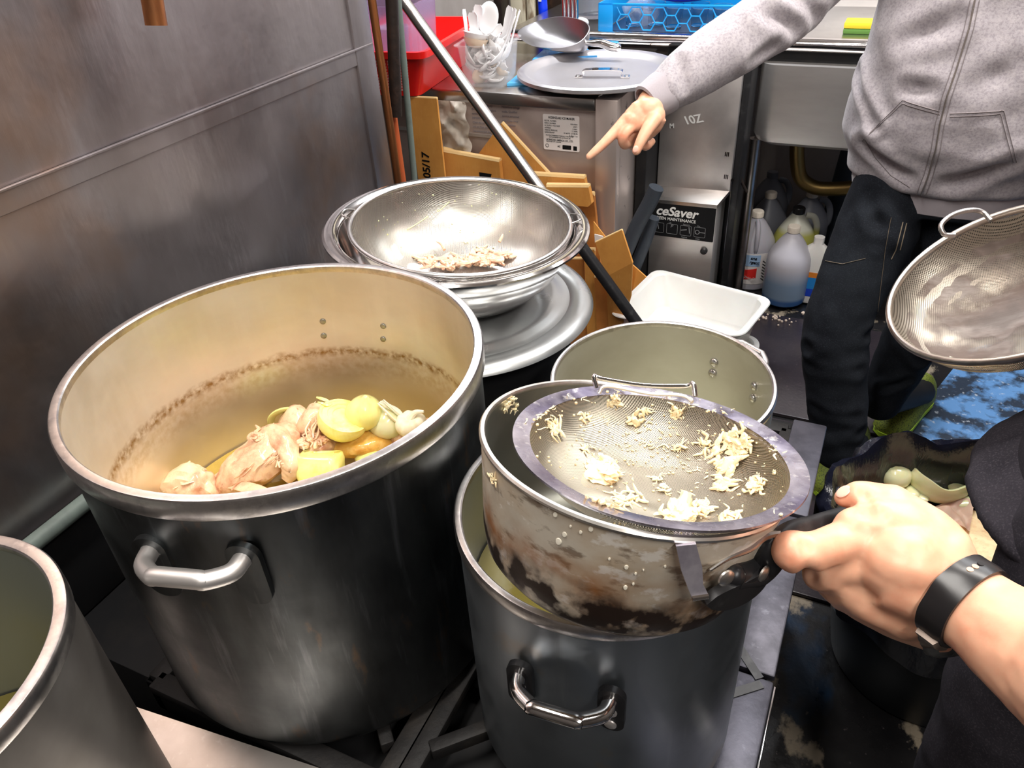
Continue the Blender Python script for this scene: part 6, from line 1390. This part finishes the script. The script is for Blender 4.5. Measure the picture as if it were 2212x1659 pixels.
# index finger laid over the grip and curled below it
limb(b, [h2(1880, 1165, .572), h2(1815, 1172, .568), h2(1760, 1188, .556), h2(1708, 1190, .551)], [.0175, .0155, .0140, .0142], 18)
limb(b, [h2(1708, 1190, .551), h2(1694, 1186, .572), h2(1712, 1160, .598), h2(1755, 1140, .612), h2(1785, 1137, .612)], [.0142, .0130, .0115, .0100, .0085], 16)
# middle, ring, little: knuckles show at the lower edge, tips hidden below the grip
limb(b, [h2(1880, 1215, .578), h2(1810, 1222, .575), h2(1775, 1238, .584)], [.0185, .0160, .0140], 18); limb(b, [h2(1775, 1238, .584), h2(1780, 1222, .61), h2(1815, 1185, .63)], [.0140, .0125, .010], 16)
limb(b, [h2(1900, 1262, .585), h2(1850, 1270, .590), h2(1825, 1285, .602)], [.0185, .0155, .0135], 18); limb(b, [h2(1825, 1285, .602), h2(1832, 1262, .625), h2(1860, 1220, .64)], [.0135, .0120, .010], 16)
limb(b, [h2(1935, 1292, .592), h2(1895, 1305, .602), h2(1880, 1318, .612)], [.0160, .0135, .012], 18); limb(b, [h2(1880, 1318, .612), h2(1890, 1290, .63), h2(1910, 1250, .64)], [.012, .011, .009], 16)
# thumb along the top of the grip
limb(b, [h2(2030, 1210, .560), h2(1980, 1152, .570), h2(1925, 1100, .582)], [.028, .0255, .0190], 20, flat=.8, up=CF)
limb(b, [h2(1925, 1098, .582), h2(1880, 1078, .588), h2(1845, 1073, .592), h2(1822, 1076, .594)], [.0185, .0135, .0122, .0075], 18)
# upper arm, shoulder, trunk, neck and head (outside the picture)
SH2 = V((.58, .66, 1.36))
limb(b, [EL2, EL2.lerp(SH2, .5), SH2, V((.62, .86, 1.36))], [.042, .048, .055, .08], 20)
limb(b, [V((.62, .86, 1.0)), V((.62, .86, 1.3)), V((.60, .86, 1.44)), V((.56, .86, 1.53))], [.11, .12, .06, .055], 20)
ball(b, V((.545, .86, 1.62)), (.094, .076, .112), 28); ball(b, V((.50, .86, 1.565)), (.05, .052, .056), 20); ball(b, V((.45, .86, 1.605)), (.02, .014, .022), 14)
for s_ in (-1, 1): ball(b, V((.55, .86+s_*.078, 1.61)), (.018, .010, .03), 12)
SH3 = V((.58, 1.06, 1.36)); EL3 = V((.52, 1.22, 1.06)); WR3 = HG3+V((.06, .03, .03)); 
limb(b, [V((.62, .9, 1.36)), SH3, EL3, WR3], [.08, .055, .042, .028], 20); limb(b, [WR3, WR3.lerp(HG3, .6), HG3+V((.0, .0, .012))], [.028, .034, .026], 18, flat=.7)
hdn = (HG3-c3_).normalized(); sdn = hdn.cross(V((0, 0, 1))).normalized()
for k in range(4):
    q = HG3+hdn*(.028-.019*k); limb(b, [q+V((0, 0, .02))+sdn*.012, q+sdn*-.020+V((0, 0, .008)), q-sdn*.018-V((0, 0, .012)), q+sdn*.004-V((0, 0, .018))], [.010, .0095, .009, .008], 12)
limb(b, [HG3+sdn*.02, HG3+sdn*.020-hdn*.015-V((0, 0, .012)), HG3+sdn*.010-hdn*.045-V((0, 0, .012))], [.013, .0115, .009], 12)
b = remesh(b, .0022, 9); b.normal_update()
# shallow creases and tendons on the back of the hand
KT = bvh(b); L_ = []
for (x0, y0), (x1, y1), w, dp in (((1738, 1225), (1752, 1252), .004, .003), ((1730, 1165), (1745, 1200), .004, .0018), ((1850, 1108), (1900, 1112), .004, .002), ((1785, 1262), (1830, 1285), .005, -.0015), ((1850, 1170), (2000, 1240), .007, -.0010), ((1870, 1235), (1990, 1275), .006, .0010), ((1895, 1195), (1960, 1210), .006, .0008), ((1860, 1065), (1875, 1095), .003, .0012), ((1868, 1062), (1883, 1094), .003, .0010)):
    pa_, _ = hit(KT, x0, y0); pb_, _ = hit(KT, x1, y1)
    if pa_ and pb_: L_.append((pa_, pb_, w, dp))
for v in b.verts:
    if (v.co-WR2).length < .2:
        h = .0006*noise.noise(v.co*90)
        for l in L_: h += crease(v, *l)
        v.co += v.normal*h
b.normal_update(); KT = bvh(b); obj('body', b, M['skin'], t, ang=70)
b = new(); p, n = hit(KT, 1822, 1062, .0003); 
if p: ball(b, (0, 0, 0), (.0050, .0062, .0008), 16); b.transform(frame(n, up=CR, loc=p)); obj('thumb_nail', b, M['nail'], t)
b = new(); p, n = hit(KT, 2175, 1247, 0)
if p: ball(b, (0, 0, 0), (.0012, .0012, .0004), 10); b.transform(frame(n, loc=p)); obj('mole', b, M['mole'], t)
b = new(); ball(b, V((.565, .86, 1.645)), (.102, .084, .106), 28); obj('hair', b, M['hair'], t)
for s_ in (-1, 1): b = new(); ball(b, V((.455, .86+s_*.03, 1.63)), (.006, .011, .007), 12); obj('eye', b, M['hair'], t)
# wristband
bd = (h2(2130, 1335, .525)-WR2).normalized(); bc = WR2.lerp(h2(2130, 1335, .525), .30)
TB = frame(bd, up=CF, loc=bc)
def bandpt(a, w, off):
    d_ = (TB.to_3x3() @ V((math.cos(a), math.sin(a), 0))).normalized(); s_ = bc+bd*w+d_*.09; p, n, i, l = KT.ray_cast(s_, -d_); p = p or (bc+d_*.03); return p+d_*off
b = new(); nb = 64; R_ = [[], [], [], [], [], []]
for k in range(nb):
    a = 2*PI*k/nb; sk = .010*math.sin(a)
    for q_, (w, o_) in zip(R_, ((-.0095, .0005), (-.0095, .0030), (-.004, .0042), (.004, .0042), (.0095, .0030), (.0095, .0005))): q_.append(bandpt(a, w+sk*0, o_))
rings(b, [list(x) for x in zip(*[r_+[] for r_ in R_])]+[[r_[0] for r_ in R_]], close=True, cap0=False, cap1=False); wb = obj('wristband', b, M['band'], t)
KT2 = None
b = new(); rs_ = []
a0b = None
best = []
for k in range(nb):
    a = 2*PI*k/nb; p = bandpt(a, 0, .005); q = cam.matrix_world.inverted() @ p; px, py = 1106+F*q.x/-q.z, 829.5-F*q.y/-q.z
    nrm = (p-bc).normalized(); best.append((px, py, a, nrm.dot(CF) < 0.15))
def near(x, y): return min((q for q in best if q[3]), key=lambda q: (q[0]-x)**2+(q[1]-y)**2)[2]
aB = near(2095, 1440)
rs_ = []
for k in range(10):
    a = aB-.30+.6*k/9; rs_.append([bandpt(a, -.008, .0035), bandpt(a, -.007, .0075), bandpt(a, .007, .0075), bandpt(a, .008, .0035)])
rings(b, rs_); obj('clasp', b, M['band_g'], wb)
aH = near(2095, 1205)
for k, a in enumerate((aH, aH+.16, aH-.16)):
    p = bandpt(a, 0, .0042); n = (p-bc).normalized(); b = new(); lathe(b, [(.0022, 0), (.0022, .0004), (0, .0004)], 14, frame(n, loc=p)); obj('band_hole', b, M['skin'] if k < 2 else M['blackp'], wb, label='small punched hole')
# clothes of the second person
b = new()
def ell(cx, cy, z, a, d): return [V((cx+a*math.cos(2*PI*k/48), cy+d*math.sin(2*PI*k/48), z)) for k in range(48)]
fl_ = h2(2068, 1110, .80)
sx = fl_.x+.15
b = new()
rings(b, [ell(sx+.04, .85, .785, .165, .18), ell(sx+.045, .85, .80, .170, .19), ell(sx+.115, .87, .86, .165, .19), ell(sx+.175, .89, .95, .15, .19), ell(sx+.27, .89, 1.08, .15, .20), ell(sx+.29, .87, 1.22, .15, .20), ell(sx+.28, .86, 1.34, .13, .20), ell(sx+.27, .86, 1.42, .09, .12), ell(sx+.26, .86, 1.46, .065, .075)])
limb(b, [V((.60, .72, 1.36)), SH2+V((0, -.02, 0)), SH2.lerp(EL2, .45)], [.08, .075, .062], 20); limb(b, [V((.60, 1.0, 1.36)), SH3, SH3.lerp(EL3, .8)], [.08, .072, .058], 20)
b = remesh(b, .006, 4); b.normal_update()
for v in b.verts: v.co += v.normal*(.006*noise.noise(v.co*10)+.0025*noise.noise(v.co*28))
obj('shirt', b, M['charcoal'], t)
b = new(); lx_ = h2(2030, 1550, .86)
limb(b, [V((lx_.x+.14, .76, .80)), V((lx_.x+.125, .74, .62)), V((lx_.x+.115, .73, .45)), V((lx_.x+.12, .74, .25)), V((lx_.x+.13, .76, .10))], [.115, .105, .09, .08, .075], 24)
limb(b, [V((lx_.x+.16, .95, .80)), V((lx_.x+.27, .94, .62)), V((lx_.x+.32, .93, .45)), V((lx_.x+.34, .93, .25)), V((lx_.x+.35, .93, .10))], [.115, .10, .088, .08, .075], 24)
rings(b, [ell(lx_.x+.15, .86, .74, .12, .17), ell(lx_.x+.15, .86, .95, .12, .16)])
b = remesh(b, .006, 4); b.normal_update()
for v in b.verts: v.co += v.normal*(.006*noise.noise(v.co*11)+.0022*noise.noise(v.co*30))
obj('trousers', b, M['charcoal'], t)
shoe('shoe', V((lx_.x-.02, .75, .0)), V((lx_.x+.24, .78, .0)), .10, t); shoe('shoe', V((lx_.x+.24, .93, .0)), V((lx_.x+.50, .95, .0)), .10, t)
for o in list(t.children):
    if o.name.startswith('shoe'):
        o.data.materials[0] = M['blackm']
        for c in o.children: c.data.materials[0] = M['blackp']
